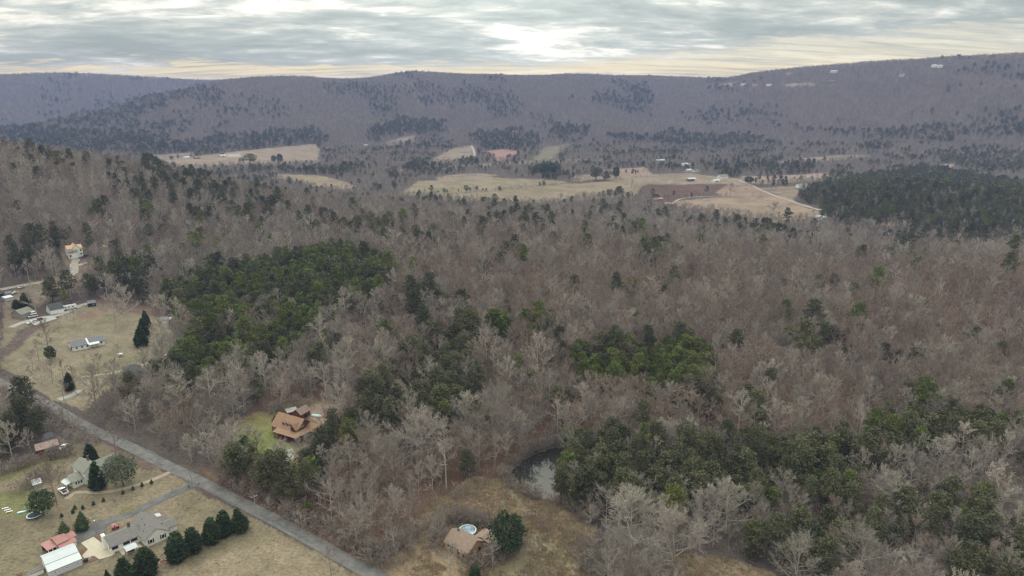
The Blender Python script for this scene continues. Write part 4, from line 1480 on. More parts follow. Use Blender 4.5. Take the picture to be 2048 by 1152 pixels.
# --- red barn
S = Site('red_barn', 'low red wooden barn with a rusty roof at the edge of the wood', 'barn', (75, 914), (119, 902), 5.4, clear=1.0)
L = S.L
S.block(0, L, 0, 5.4, 2.7, 1.5, 'x', 'barn_red', 'rust_roof', .35)
S.door('left', 0, 2.7, 2.0, 2.2, 'dark', 'doorway')
S.door('front', 0, L * .3, 1.6, 2.0, 'barn_red')
S2 = Site('pole_shed', 'grey open pole shed with a dark gable right behind the red barn', 'shed', (96, 889), (110, 883), 4.0)
S2.block(0, S2.L, 0, 4.0, 2.4, 1.5, 'x', 'wood_grey', 'shingle_dark', .3)
S2.door('right', S2.L, 2.0, 2.6, 2.2, 'dark', 'doorway')

# --- pale little shed and clutter in the farmhouse yard
S = Site('yard_shed', 'low pale metal shed under the bare trees left of the farmhouse', 'shed', (68, 978), (84, 973), 3.2)
S.lean(0, S.L, 0, 3.2, 1.5, 2.1, 'white_metal', 'wood_grey')
S = Site('well_house', 'tiny white roofed well house left of the farmhouse', 'well house', (82, 958), (90, 955), 1.8)
S.block(0, S.L, 0, 1.8, 1.3, .7, 'x', 'white_wall', 'white_metal', .2)

# --- log house with tan roof
S = Site('log_house', 'dark log house with tan roof, three dormers and wrap-around porch', 'house', (545, 864), (597, 881), 9.5, L=14.5, clear=1.25, front_clear=20)
L = 14.5
S.block(0, L, 0, 9.5, 3.6, 3.9, 'x', 'log', 'shingle_tan', .6)
S.lean(4.3, L + 3.0, -3.2, -.62, 2.7, 3.3, 'shingle_tan', None, low='front', posts=6, over=.3)
S.lean(L + .45, L + 3.2, -.55, 4.6, 2.75, 3.45, 'shingle_tan', None, low='right', over=.25)
for yy in (1.2, 4.5):
    MB().box(L + 3.0, L + 3.16, yy - .08, yy + .08, -S.drop, 2.8).build('post', M['log'], S.root)
MB().box(4.2, L + 3.2, -3.2, -.05, -S.drop, .12).build('porch_floor', M['log_red'], S.root)
S.block(L - .2, L + 6.2, 5.0, 10.4, 2.9, 2.0, 'x', 'log', 'shingle_tan', .5)
sl = 3.9 / 4.75
for u in (6.0, 8.3, 10.6):
    y0 = 1.0
    zc = 3.6 + sl * y0
    d = MB().prism([(u - .55, zc - .4), (u + .55, zc - .4), (u + .55, zc + 1.0), (u, zc + 1.5), (u - .55, zc + 1.0)], y0, y0 + 2.2, 'y').build('dormer', M['log'], S.root)
    MB().prism([(u - .8, zc + .83), (u, zc + 1.53), (u + .8, zc + .83), (u + .8, zc + .97), (u, zc + 1.67), (u - .8, zc + .97)], y0 - .25, y0 + 2.35, 'y').build('dormer_roof', M['shingle_brown'], d)
    MB().box(u - .34, u + .34, y0 - .05, y0 + .02, zc + .2, zc + .95).build('pane', M['glass'], d)
u, y0 = 13.0, -0.3
zc = 3.6
d = MB().prism([(u - 1.3, zc - .6), (u + 1.3, zc - .6), (u + 1.3, zc + 1.1), (u, zc + 2.6), (u - 1.3, zc + 1.1)], y0, 4.2, 'y').build('dormer', M['log'], S.root)
MB().prism([(u - 1.7, zc + .68), (u, zc + 2.63), (u + 1.7, zc + .68), (u + 1.7, zc + .86), (u, zc + 2.82), (u - 1.7, zc + .86)], y0 - .4, 4.5, 'y').build('dormer_roof', M['shingle_tan'], d)
MB().box(u - .5, u + .5, y0 - .05, y0 + .02, zc + .1, zc + 1.3).build('pane', M['glass'], d)
for uu in (1.2, 2.6):
    S.window('front', 0, uu, 1.7, 1.0, 1.3, None, 'white_trim')
S.window('right', L, 7.4 - 4, 5.2, 1.0, 1.2)
S.door('front', 0, 8.4, 1.0, 2.1, 'dark')
S.window('front', 0, 6.2, 1.7, 1.0, 1.3)
S.window('front', 0, 10.8, 1.7, 1.0, 1.3)
LOG = S
S = Site('tool_barn', 'dark red board outbuilding with brown roof behind the log house', 'outbuilding', (602, 841), (621, 830), 5.0)
S.block(0, S.L, 0, 5.0, 2.7, 1.9, 'x', 'log_red', 'shingle_brown', .4)
S.door('front', 0, S.L * .5, 1.6, 2.1, 'dark')
S = Site('wood_shed', 'low weathered shed left of the dark red outbuilding', 'outbuilding', (576, 834), (596, 829), 3.6)
S.lean(0, S.L, 0, 3.6, 1.9, 2.4, 'wood_grey', 'log_red')
S.door('front', 0, S.L * .4, 2.0, 1.6, 'dark', 'doorway')

# --- brown roofed house with the pool
S = Site('brown_roofed_house', 'orange brick house with brown gable roof and carport beside the round pool', 'house', (886, 1099), (935, 1124), 8.6, clear=1.05)
L = S.L
S.block(0, L * .68, .9, 8.6, 2.7, 2.3, 'x', 'brick_orange', 'shingle_brown', .5)
S.block(L * .68 + .02, L, 0, 8.6, 2.75, 2.45, 'x', 'brick_orange', 'shingle_brown', .45)
S.block(L - 4.2, L + 1.4, 8.65, 13.6, 2.5, 1.0, 'y', 'white_trim', 'shingle_brown', .35, open_=True)
for u in (2.6, 5.9):
    S.window('right', L, u, 1.6, 1.0, 1.25, None, 'dark')
S.window('front', 0, L * .84, 1.6, 1.0, 1.3, None, 'dark')
for u in (1.5, 3.4):
    S.window('front', .9, u, 1.6, 1.0, 1.2)
S.door('front', .9, L * .55, 1.0, 2.1, 'dark')
S.chimney(2.2, 5.2, 4.2, 5.6, .5)
BH = S
px_, py_, pz_ = hit(935, 1066)
q = empty('swimming_pool', (px_, py_, pz_))
tag(q, 'round above-ground swimming pool with white rim behind the brown roofed house', 'swimming pool')
keep(px_, py_, 6)
R = 2.85


def ring(r0, r1, z0, z1, seg=32):
    v, f = [], []
    for i in range(seg):
        a = 2 * math.pi * i / seg
        c, s = math.cos(a), math.sin(a)
        v += [(r0 * c, r0 * s, z0), (r1 * c, r1 * s, z0), (r1 * c, r1 * s, z1), (r0 * c, r0 * s, z1)]
        j = (i + 1) % seg
        f += [(4 * i + k, 4 * i + (k + 1) % 4, 4 * j + (k + 1) % 4, 4 * j + k) for k in range(4)]
    return MB().add(v, f)


ring(R - .06, R, -.3, 1.2).build('pool_wall', M['pale_blue'], q)
ring(R - .12, R + .14, 1.2, 1.27).build('pool_rim', M['white_trim'], q)
MB().add([((R - .07) * math.cos(i * math.pi / 16), (R - .07) * math.sin(i * math.pi / 16), 1.06) for i in range(32)], [tuple(range(32))]).build('pool_surface', M['pool_water'], q)
for k in range(3):
    MB().tube([((R - .3) * math.cos(2.2 + k * .05), (R - .3) * math.sin(2.2 + k * .05), .9), ((R + .2) * math.cos(2.2 + k * .05), (R + .2) * math.sin(2.2 + k * .05), 1.9)], [.03, .03], 5).build('ladder_rail', M['white_trim'], q) if k != 1 else None

# --- the left hamlet
S = Site('grey_ranch_house', 'long low house with blue-grey roof and white porch gable among lawns at left', 'house', (146, 703), (211, 690), 8.5, clear=.95)
L = S.L
S.block(0, L * .5, 0, 8.5, 2.6, 2.0, 'x', 'white_wall', 'shingle_blue')
S.block(L * .5 + .02, L, .9, 8.0, 2.5, 1.8, 'x', 'white_wall', 'shingle_blue')
S.lean(L * .5, L * .8, -1.6, .4, 2.1, 2.7, 'white_metal', None, posts=3)
MB().prism([(-.45, 2.42), (4.25, 4.64), (4.25, 4.80), (-.45, 2.58)], L * .47, L * .5 + .3, 'x').build('white_fascia', M['white_trim'], S.root)
for u in (2.0, 4.6, 7.2):
    S.window('front', 0, u, 1.5)
for u in (L - 1.6, L - 3.6):
    S.window('front', .9, u, 1.5)
S.door('left', 0, 3, 2.4, 2.1, 'dark', 'garage_door')
S = Site('garage_house', 'white garage with steep dark roof and three pale garage doors', 'garage', (102, 630), (129, 625), 7.5, clear=1.0)
L = S.L
S.block(0, L, 0, 7.5, 2.9, 3.1, 'x', 'white_wall', 'shingle_dark', .35)
for k in range(3):
    S.door('front', 0, L * (.2 + .3 * k), 2.3, 2.2, 'white_trim', 'garage_door')
S.window('left', 0, 3.7, 4.0, .9, 1.1)
S.window('left', 0, 2.2, 1.5)
S = Site('bungalow', 'pale roofed bungalow under bare trees left of the white garage', 'house', (44, 638), (68, 630), 7.5, clear=.9)
S.block(0, S.L, 0, 7.5, 2.6, 2.3, 'x', 'wood_grey', 'shingle_sage')
S.lean(S.L - 2.5, S.L, -1.5, -.02, 2.1, 2.5, 'white_metal', None, posts=2)
S.window('front', 0, 2.5, 1.5)
S = Site('dark_cabin', 'small dark cabin with blue-grey roof at the end of the gravel drive', 'cabin', (177, 614), (192, 612), 4.2)
S.block(0, S.L, 0, 4.2, 2.3, 1.2, 'x', 'dark', 'shingle_blue', .4)
S.window('front', 0, S.L * .7, 1.3, .9, .9)
S = Site('white_shed', 'white shed with an open dark end beside the tall evergreen trio', 'shed', (321, 648), (344, 646), 5.0, clear=1.1)
S.block(0, S.L * .7, 0, 5, 2.4, 1.2, 'x', 'white_wall', 'shingle_sage', .3)
S.lean(S.L * .7 + .02, S.L + 1, .6, 4.6, 2.1, 2.6, 'white_metal', None, posts=2)
MB().box(S.L * .7 + .1, S.L + .8, 4.3, 4.5, -.5, 2.4).build('back_board', M['dark'], S.root)
S = Site('hip_roofed_barn', 'grey hip-roofed barn with a dark left slope near the plantation edge', 'barn', (247, 758), (281, 753), 9.0, clear=1.15, front_clear=12)
S.block(0, S.L, 0, 9, 2.6, 3.0, 'x', 'wood_grey', 'shingle_dark', .4, hip=True)
S = Site('villa', 'tall white villa with orange roof on the wooded slope at left', 'house', (138, 517), (168, 514), 9, clear=1.1, front_clear=9)
L = S.L
S.block(0, L, 1.5, 9, 6.2, 2.0, 'x', 'white_wall', 'shingle_orange', .5)
S.block(L * .35, L * .8, .8, 9.6, 6.6, 2.6, 'y', 'white_wall', 'shingle_orange', .5)
S.lean(0, L * .62, -1.2, 1.45, 4.4, 5.0, 'shingle_brown', None, posts=4)
MB().box(0, L * .62, -1.2, 1.45, -S.drop, 2.6).build('garage_wall', M['white_wall'], S.root)
for k in range(2):
    S.door('front', -1.2, L * (.24 + .2 * k), 2.2, 2.0, 'white_trim', 'garage_door')
S.door('front', -1.2, 1.2, 1.4, 2.0, 'dark')
for u in (L * .7, L * .88):
    S.window('front', 1.5, u, 4.2, 1.2, 1.5)
    S.window('front', 1.5, u, 1.4, 1.2, 1.5)
S = Site('villa_shed', 'small cream roofed shed in the trees right of the white villa', 'shed', (209, 500), (215, 499), 3.5, front_clear=6)
S.block(0, S.L, 0, 3.5, 2.2, 1.0, 'x', 'wood_grey', 'shingle_orange', .3)
S = Site('tin_shed', 'low white roofed tin shed at the far left edge', 'shed', (11, 603), (27, 600), 4)
S.lean(0, S.L, 0, 4, 1.8, 2.4, 'white_metal', 'lavender')
S = Site('blue_roofed_shed', 'blue-grey roofed shed behind the white tin shed', 'shed', (13, 595), (25, 593), 4)
S.block(0, S.L, 0, 4, 2.2, 1.0, 'x', 'wood_grey', 'shingle_blue', .3)


# --- farms and houses in the valley and along the ridge: small, each with walls, roof and openings
def small_house(name, label, cat, A, B, depth, eave, rise, wall, roof, wins=3, door='dark', group=None, fc=14, lift=0.3, axis='x'):
    S = Site(name, label, cat, A, B, depth, group=group, lift=lift, front_clear=fc)
    S.block(0, S.L, 0, depth, eave, rise, axis, wall, roof, .5)
    for k in range(wins):
        S.window('front', 0, S.L * (k + .5) / wins + (.9 if k == 0 else 0), eave * .58, 1.2, 1.3)
    if door:
        S.door('front', 0, S.L * .5 - .2, 1.4 if cat == 'house' else 3.2, 2.1, door)
    return S


SH = small_house
SH('red_roofed_barn', 'long low barn with red roof, left of the two at the lane end', 'barn', (1308, 403), (1327, 402), 8, 3, 1.8, 'wood', 'salmon', 0)
SH('red_roofed_barn', 'red roofed barn where the farm lane ends, the right one', 'barn', (1331, 413), (1353, 412), 9, 3, 2.2, 'wood', 'salmon', 0)
S = Site('hay_barn', 'open hay barn with pale roof above the ploughed red field', 'barn', (1377, 363), (1392, 362), 9, front_clear=14)
S.block(0, S.L, 0, 9, 4.5, 1.8, 'x', 'wood', 'white_metal', .6, open_=True)
MB().box(1, S.L - 1, 4, 8.4, -.5, 3.4).build('hay_stack', M['wood'], S.root)
SH('white_farmhouse', 'gabled white farmhouse beside the top of the valley road', 'house', (1441, 359), (1456, 357), 10, 4.8, 3.6, 'white_wall', 'shingle_sage', 3)
SH('milking_shed', 'bright white shed left of the gabled valley farmhouse', 'shed', (1428, 365), (1440, 364), 8, 3, 1.8, 'white_wall', 'white_metal', 2)
SH('field_trailer', 'long white trailer standing alone in the pale field', 'trailer', (1338, 365.5), (1345, 365.2), 3, 2.6, .3, 'white_wall', 'white_metal', 2, None, fc=0)
for A, B, w, rf, lab in (((1366, 332), (1377, 331), 'white_wall', 'white_metal', 'white gabled house, upper left of the cluster amid valley pines'),
                         ((1380, 333), (1388, 332), 'white_wall', 'shingle_sage', 'white house with sage roof, upper right of the valley cluster'),
                         ((1375, 344), (1384, 343.5), 'lavender', 'white_metal', 'pale grey house, lower left of the valley cluster'),
                         ((1390, 345), (1400, 344), 'white_wall', 'shingle_grey', 'grey roofed house, lower right of the valley cluster'),
                         ((1314, 324), (1330, 323.5), 'wood_grey', 'white_metal', 'pale roofed house among bare trees left of the valley cluster')):
    SH('valley_house', lab, 'house', A, B, 9, 3.4, 2.4, w, rf, 3, fc=22)
SH('roadside_house', 'grey roofed house with two gables near the dark pine hill', 'house', (1598, 376), (1616, 374), 10, 3.2, 2.8, 'white_wall', 'shingle_sage', 3)
SH('cattle_shed', 'pale roofed cattle shed at the foot of the big tan field', 'shed', (1572, 429), (1587, 428), 6, 2.8, 1.0, 'wood', 'shingle_sage', 0, 'dark')
SH('cottage', 'small white cottage under bare trees at the road bend, left one', 'house', (1631, 439), (1640, 439), 7, 2.8, 2.0, 'white_wall', 'white_metal', 2, fc=20)
SH('cottage', 'small pale cottage under bare trees at the road bend, right one', 'house', (1645, 441), (1653, 440), 7, 2.8, 2.0, 'lavender', 'white_metal', 2, fc=20)
SH('lane_house', 'house with blue-grey roof in the small field below the hill lane', 'house', (922, 309), (936, 308), 10, 3.2, 2.6, 'white_wall', 'shingle_blue', 3)
SH('field_barn', 'pale farm shed on the gravel yard of the far tan field', 'barn', (441, 314), (452, 313.5), 9, 3.4, 2.0, 'lavender', 'white_metal', 0)
SH('field_shed', 'dark little shed just above the pale farm shed', 'shed', (443, 309), (449, 308.7), 6, 2.8, 1.6, 'wood', 'shingle_dark', 0)
SH('far_farmhouse', 'white farmhouse at the left edge of the far tan field', 'house', (371, 318), (380, 317), 9, 3.6, 2.6, 'white_wall', 'white_metal', 2)
SH('far_shed', 'brown farm shed right of the far white farmhouse', 'shed', (391, 318), (401, 317), 7, 3, 1.6, 'wood', 'shingle_brown', 0)
SH('wood_edge_house', 'white roofed house in the gap between woods left of the mast', 'house', (729, 293), (737, 292), 9, 3.2, 2.2, 'white_wall', 'white_metal', 2, fc=26)
SH('meadow_house', 'small white house at the foot of the upper meadow', 'house', (794, 285), (803, 284.5), 9, 3.2, 2.2, 'white_wall', 'white_metal', 2, fc=22)
for A, B, w, rf, lab in (((1862, 135), (1871, 135), 'white_trim', 'white_metal', 'largest white house on the ridge top, left half of the pair'),
                         ((1874, 136), (1883, 136), 'white_wall', 'white_metal', 'lower white house adjoining the largest ridge-top house'),
                         ((1660, 146), (1674, 145.5), 'white_wall', 'lavender', 'long white house high on the ridge, middle of three bright ones'),
                         ((1571, 151), (1582, 150.5), 'brick_orange', 'shingle_sage', 'cream house high on the ridge, leftmost of three bright ones'),
                         ((1798, 153), (1806, 153), 'lavender', 'shingle_grey', 'small grey house below the largest white ridge house'),
                         ((1464, 170), (1471, 170), 'wood', 'shingle_grey', 'grey roofed house above the left clearing on the ridge'),
                         ((1481, 171), (1488, 171), 'white_wall', 'shingle_grey', 'white walled house right of the left ridge clearing'),
                         ((1504, 173), (1513, 173), 'brick_orange', 'shingle_sage', 'tan house between the two ridge clearings'),
                         ((1532, 172), (1540, 172), 'white_wall', 'shingle_dark', 'dark roofed house left of the long ridge clearing'),
                         ((1588, 166), (1602, 166), 'wood', 'shingle_dark', 'long dark house above the long ridge clearing'),
                         ((1655, 167), (1668, 167), 'wood', 'shingle_brown', 'brown house on the ridge right of the long clearing')):
    SH('ridge_house', lab, 'house', A, B, 9, 3.6, 2.6, w, rf, 3, fc=40, lift=3.5)

# --- mast
mx_, my_, mz_ = hit(1026, 283)
q = empty('radio_mast', (mx_, my_, mz_))
tag(q, 'slim pale radio mast standing above the valley woods', 'mast')
MB().tube([(0, 0, -1), (0, 0, 36)], [.75, .5], 8).build('pole', M['white_trim'], q)
ring(.5, 1.6, 34.6, 35.4, 12).build('platform', M['white_trim'], q)
for k in range(6):
    a = k * math.pi / 3
    MB().box(1.7 * math.cos(a) - .25, 1.7 * math.cos(a) + .25, 1.7 * math.sin(a) - .25, 1.7 * math.sin(a) + .25, 33.6, 36.6).build('antenna', M['white_trim'], q)


# ------------------------------------------------------------------ vehicles
def car(px_front, px_back, label, paint, kind='sedan', cat='car', name='parked_car', lift=0.0, spot=None, ang=None):
    if spot is None:
        fx, fy, _ = hit(*px_front)
        bx, by, _ = hit(*px_back)
        ang = math.atan2(fy - by, fx - bx)
        x, y = (fx + bx) / 2, (fy + by) / 2
    else:
        x, y = spot
    o = empty(name, (x, y, gz(x, y) + lift), ang)
    tag(o, label, cat)
    keep(x, y, 4)
    m = M[paint]
    w = .9
    if kind == 'truck':
        prof = [(-2.75, .5), (2.7, .5), (2.75, .85), (2.6, 1.1), (1.25, 1.18), (-.35, 1.18), (-.35, .95), (-2.75, .95)]
        MB().prism([(a, b) for a, b in prof], -w, w, 'y').build('body', m, o)
        for s in (-1, 1):
            MB().box(-2.75, -.4, s * w - .07, s * w + .07, .951, 1.22).build('bed_side', m, o)
        MB().box(-2.78, -2.68, -w + .08, w - .08, .952, 1.22).build('tailgate', m, o)
        MB().box(-2.6, -.45, -w + .1, w - .1, .953, .97).build('bed_liner', M['black'], o)
        cab = [(-.42, 1.181), (1.25, 1.181), (.62, 1.82), (-.25, 1.82)]
        wx = (-1.75, 1.75)
    elif kind == 'van':
        prof = [(-2.5, .4), (2.5, .4), (2.55, .9), (2.2, 1.1), (1.9, 1.15), (-2.5, 1.15)]
        MB().prism(prof, -w, w, 'y').build('body', m, o)
        cab = [(-2.48, 1.151), (1.9, 1.151), (1.3, 1.95), (-2.3, 1.95)]
        wx = (-1.6, 1.6)
    else:
        h = 1.42 if kind == 'sedan' else 1.7
        prof = [(-2.25, .38), (2.25, .38), (2.3, .65), (2.1, .86), (1.0, .95), (-1.5, .97), (-2.25, .9)]
        MB().prism(prof, -w, w, 'y').build('body', m, o)
        cab = [(-1.75 if kind == 'sedan' else -2.2, .971), (1.0, .971), (.35, h - .06), (-1.1 if kind == 'sedan' else -1.95, h - .06)]
        wx = (-1.4, 1.4)
    MB().prism(cab, -w + .1, w - .1, 'y').build('glasshouse', M['glass'], o)
    t0, t1 = cab[3][0], cab[2][0]
    MB().box(t0 - .05, t1 + .05, -w + .08, w - .08, cab[2][1] + .002, cab[2][1] + .07).build('roof_panel', m, o)
    for sx in wx:
        for s in (-1, 1):
            wh = MB().tube([(sx, s * (w - .2), .34), (sx, s * (w + .02), .34)], [.34, .34], 12).build('wheel', M['tyre'], o)
            MB().tube([(sx, s * (w + .021), .34), (sx, s * (w + .04), .34)], [.2, .2], 8).build('rim', M['rim'], wh)
    fr = max(a for a, b in prof)
    re = min(a for a, b in prof)
    for s in (-1, 1):
        MB().box(fr - .1, fr + .02, s * .62 - .2, s * .62 + .2, .62, .78).build('headlight', M['lamp_clear'], o)
        MB().box(re - .02, re + .06, s * .68 - .14, s * .68 + .14, .62, .84).build('tail_light', M['lamp_red'], o)
    return o


car((121, 980), (133, 991), 'white pickup truck parked where the dirt drive meets the farmhouse', 'car_white', 'truck', 'pickup truck', 'pickup_truck')
car((124, 899), (131, 894), 'white car parked at the right end of the red barn', 'car_white')
x, y, z = hit(231, 1057)
q = empty('utility_cart', (x, y, z + .06), 0.7)
tag(q, 'small red utility cart on the asphalt behind the ranch house', 'utility cart')
MB().prism([(-1.1, .35), (1.0, .35), (1.15, .6), (.7, .95), (.2, .9), (-1.1, .9)], -.62, .62, 'y').build('body', M['car_red'], q, .04)
MB().box(-.95, .3, -.6, .6, 1.62, 1.7).build('roof', M['salmon'], q)
for sx in (-.9, .25):
    for sy in (-.55, .55):
        MB().tube([(sx, sy, .85), (sx, sy, 1.63)], [.04, .04], 5).build('roll_bar', M['black'], q)
MB().box(-.3, -.1, -.5, .5, .9, 1.3).build('seat', M['black'], q)
for sx in (-.75, .75):
    for sy in (-.6, .6):
        MB().tube([(sx, sy - .1, .3), (sx, sy + .1, .3)], [.3, .3], 10).build('wheel', M['tyre'], q)
sx_, sy_ = BH.at(BH.L - 1.2, 11.0)
car(None, None, 'white car parked under the carport of the brown roofed house', 'car_white', spot=(sx_, sy_), ang=BH.ang - math.pi / 2)
car((58, 648), (66, 646), 'white car parked beside the gravel drive, leftmost of three in a row', 'car_white')
car((67, 645.5), (73, 643), 'silver car parked between the white and the maroon car', 'car_silver')
car((74, 642.5), (81, 641), 'maroon car parked at the right end of the row of three', 'car_maroon', 'suv')
car((60, 635), (72, 633), 'white van parked in front of the bungalow', 'car_white', 'van', 'van', 'parked_van')
car((166, 514.5), (174, 513), 'dark car parked at the right end of the white villa', 'car_dark', 'suv')
car((0, 592), (6, 590), 'dark car at the left edge near the tin sheds', 'car_dark')
car((26, 588), (32, 586), 'white car on the lane above the tin sheds', 'car_white')
car((40, 577), (46, 575), 'silver car in the brown yard above the tin sheds', 'car_silver')
x, y, z = hit(241, 712)
q = empty('cart_trailer', (x, y, z), 0.4)
tag(q, 'small white box trailer on the lawn right of the blue-grey roofed house', 'trailer')
MB().box(-1.2, 1.2, -.75, .75, .5, 1.5).build('body', M['car_white'], q, .05)
MB().box(1.2, 2.1, -.05, .05, .5, .6).build('drawbar', M['steel'], q)
for sy in (-.82, .82):
    MB().tube([(0, sy - .1, .34), (0, sy + .1, .34)], [.34, .34], 10).build('wheel', M['tyre'], q)


def motorhome():
    ax, ay, _ = hit(130, 620)
    bx, by, _ = hit(151, 616.5)
    o = empty('motorhome', ((ax + bx) / 2, (ay + by) / 2, gz((ax + bx) / 2, (ay + by) / 2)), math.atan2(by - ay, bx - ax))
    tag(o, 'long white motorhome parked beside the white garage', 'motorhome')
    keep((ax + bx) / 2, (ay + by) / 2, 7)
    MB().prism([(-4.2, .5), (3.4, .5), (4.2, .8), (4.2, 1.6), (3.5, 2.9), (-4.2, 2.9)], -1.2, 1.2, 'y').build('body', M['car_white'], o)
    for u in (-2.8, -.8, 1.4):
        for s in (-1, 1):
            MB().box(u - .5, u + .5, s * 1.2 - .03, s * 1.2 + .03, 1.6, 2.2).build('window', M['glass'], o)
    for u in (-2.6, -1.0, 1.0, 2.2):
        MB().box(u - .4, u + .4, -.4, .4, 2.901, 3.12).build('roof_unit', M['lavender'], o)
    MB().prism([(3.86, 2.0), (4.0, 2.0), (3.62, 2.75), (3.5, 2.75)], -1.0, 1.0, 'y').build('windscreen', M['glass'], o)
    for sx in (-2.4, 2.6):
        for s in (-1, 1):
            MB().tube([(sx, s * .95, .42), (sx, s * 1.21, .42)], [.42, .42], 12).build('wheel', M['tyre'], o)


motorhome()

# ------------------------------------------------------------------ yard things
x, y, z = hit(69, 1034)
q = empty('trampoline', (x, y, z))
tag(q, 'round trampoline with black mat and blue rim on the lawn', 'trampoline')
ring(1.95, 2.3, .86, .93, 28).build('rim_pad', M['pale_blue'], q)
ring(2.24, 2.34, .78, .85, 28).build('frame', M['steel'], q)
MB().add([(1.95 * math.cos(i * math.pi / 14), 1.95 * math.sin(i * math.pi / 14), .89) for i in range(28)], [tuple(range(28))]).build('mat', M['black'], q)
for k in range(6):
    a = k * math.pi / 3
    MB().tube([(2.28 * math.cos(a), 2.28 * math.sin(a), -.1), (2.28 * math.cos(a), 2.28 * math.sin(a), .82)], [.05, .05], 6).build('leg', M['steel'], q)
for k, (px, py) in enumerate(((11, 1018), (15, 1021.5), (19, 1025))):
    x, y, z = hit(px, py)
    q = empty('garden_bench', (x, y, z), .5)
    tag(q, ('white bench on the lawn at far left, farthest of three', 'white bench on the lawn at far left, middle of three', 'white bench on the lawn at far left, nearest of three')[k], 'bench', 'white benches on the lawn')
    MB().box(-1.0, 1.0, -.24, .24, .42, .48).build('seat', M['white_trim'], q)
    for s in (-.8, .8):
        MB().box(s - .05, s + .05, -.2, .2, -.1, .419).build('leg', M['white_trim'], q)
x, y, z = hit(44, 1025)
q = empty('paddling_boat', (x, y, z), .45)
tag(q, 'pale blue plastic boat lying on the lawn near the white benches', 'boat')
MB().prism([(-1.5, 0), (-1.3, -.5), (.7, -.5), (1.5, 0), (.7, .5), (-1.3, .5)], .02, .38, 'z').build('hull', M['pale_blue'], q, .06)
MB().box(-.7, .3, -.3, .3, .381, .42).build('seat', M['white_trim'], q)
x, y, z = hit(633, 833)
q = empty('rowing_boat', (x, y, z), -.3)
tag(q, 'white and blue boat on the straw coloured ground behind the log house', 'boat')
keep(x, y, 5)
MB().prism([(-2.4, -.75), (1.2, -.75), (2.6, 0), (1.2, .75), (-2.4, .75)], .1, .75, 'z').build('hull', M['white_trim'], q, .1)
MB().prism([(-2.2, -.55), (1.0, -.55), (2.1, 0), (1.0, .55), (-2.2, .55)], .752, .86, 'z').build('cover', M['pale_blue'], q, .03)
for s in (-1.5, 1.0):
    MB().box(s - .1, s + .1, -.6, .6, -.1, .1).build('trestle', M['wood'], q)
x, y, z = hit(38, 1149)
q = empty('picnic_table', (x, y, z), .6)
tag(q, 'weathered wooden picnic table on the grass left of the workshop', 'picnic table')
for k in range(4):
    MB().box(-.9, .9, -.38 + k * .2, -.21 + k * .2, .7, .75).build('plank', M['wood'], q)
for s in (-.75, .75):
    MB().box(-.9, .9, s - .13, s + .13, .42, .47).build('bench', M['wood'], q)
for s in (-.6, .6):
    MB().box(s - .05, s + .05, -.8, .8, .34, .419).build('rail', M['wood'], q)
    for t in (-1, 1):
        MB().tube([(s, t * .75, -.1), (s, t * .3, .69)], [.06, .06], 4).build('leg', M['wood'], q)
x, y, z = hit(326, 1124)
q = empty('tree_ring', (x, y, z))
tag(q, 'low tan ring of edging round a small bare tree on the lawn', 'edging')
ring(1.05, 1.3, -.05, .16, 24).build('edging', M['brick_orange'], q)
MB().add([(1.04 * math.cos(i * math.pi / 12), 1.04 * math.sin(i * math.pi / 12), .06) for i in range(24)], [tuple(range(24))]).build('mulch', M['mulch'], q)


def pole(px, py, h, label, lamp=False, m='wood_grey', ang=.6):
    x, y, z = hit(px, py)
    o = empty('utility_pole', (x, y, z), ang)
    tag(o, label, 'utility pole')
    keep(x, y, 2)
    MB().tube([(0, 0, -.8), (0, 0, h)], [.17, .12], 8).build('pole', M[m], o)
    MB().box(-1.2, 1.2, -.07, .07, h - .9, h - .72).build('crossarm', M['wood_grey'], o)
    for u in (-1.0, 0.35, 1.0):
        MB().tube([(u, 0, h - .72), (u, 0, h - .45)], [.06, .05], 6).build('insulator', M['white_trim'], o)
    if lamp:
        MB().tube([(0, 0, h - 1.6), (0, -1.2, h - 1.2)], [.04, .04], 5).build('lamp_arm', M['steel'], o)
        MB().box(-.16, .16, -1.6, -1.1, h - 1.28, h - 1.12).build('lamp_head', M['white_trim'], o)


pole(193, 1065, 6.5, 'pale utility pole with a lamp beside the asphalt apron', True)
pole(8, 722, 9, 'utility pole on the lawn at the left edge', True)
pole(512, 1027, 7.5, 'utility pole beside the paved road near the evergreen row')
pole(385, 977, 6, 'short utility pole where the asphalt driveway meets the road', ang=1.2)
for k, (px, py) in enumerate(((377, 977), (380, 979), (398, 972))):
    x, y, z = hit(px, py)
    q = empty('mailbox', (x, y, z), .8)
    tag(q, ('dark mailbox at the driveway mouth, left of the pair', 'dark mailbox at the driveway mouth, right of the pair', 'lone dark mailbox across the driveway mouth')[k], 'mailbox')
    MB().box(-.06, .06, -.06, .06, -.3, 1.0).build('post', M['wood'], q)
    MB().prism([(-.13, 1.0), (.13, 1.0), (.13, 1.16), (0, 1.26), (-.13, 1.16)], -.28, .28, 'x').build('box', M['black'], q)

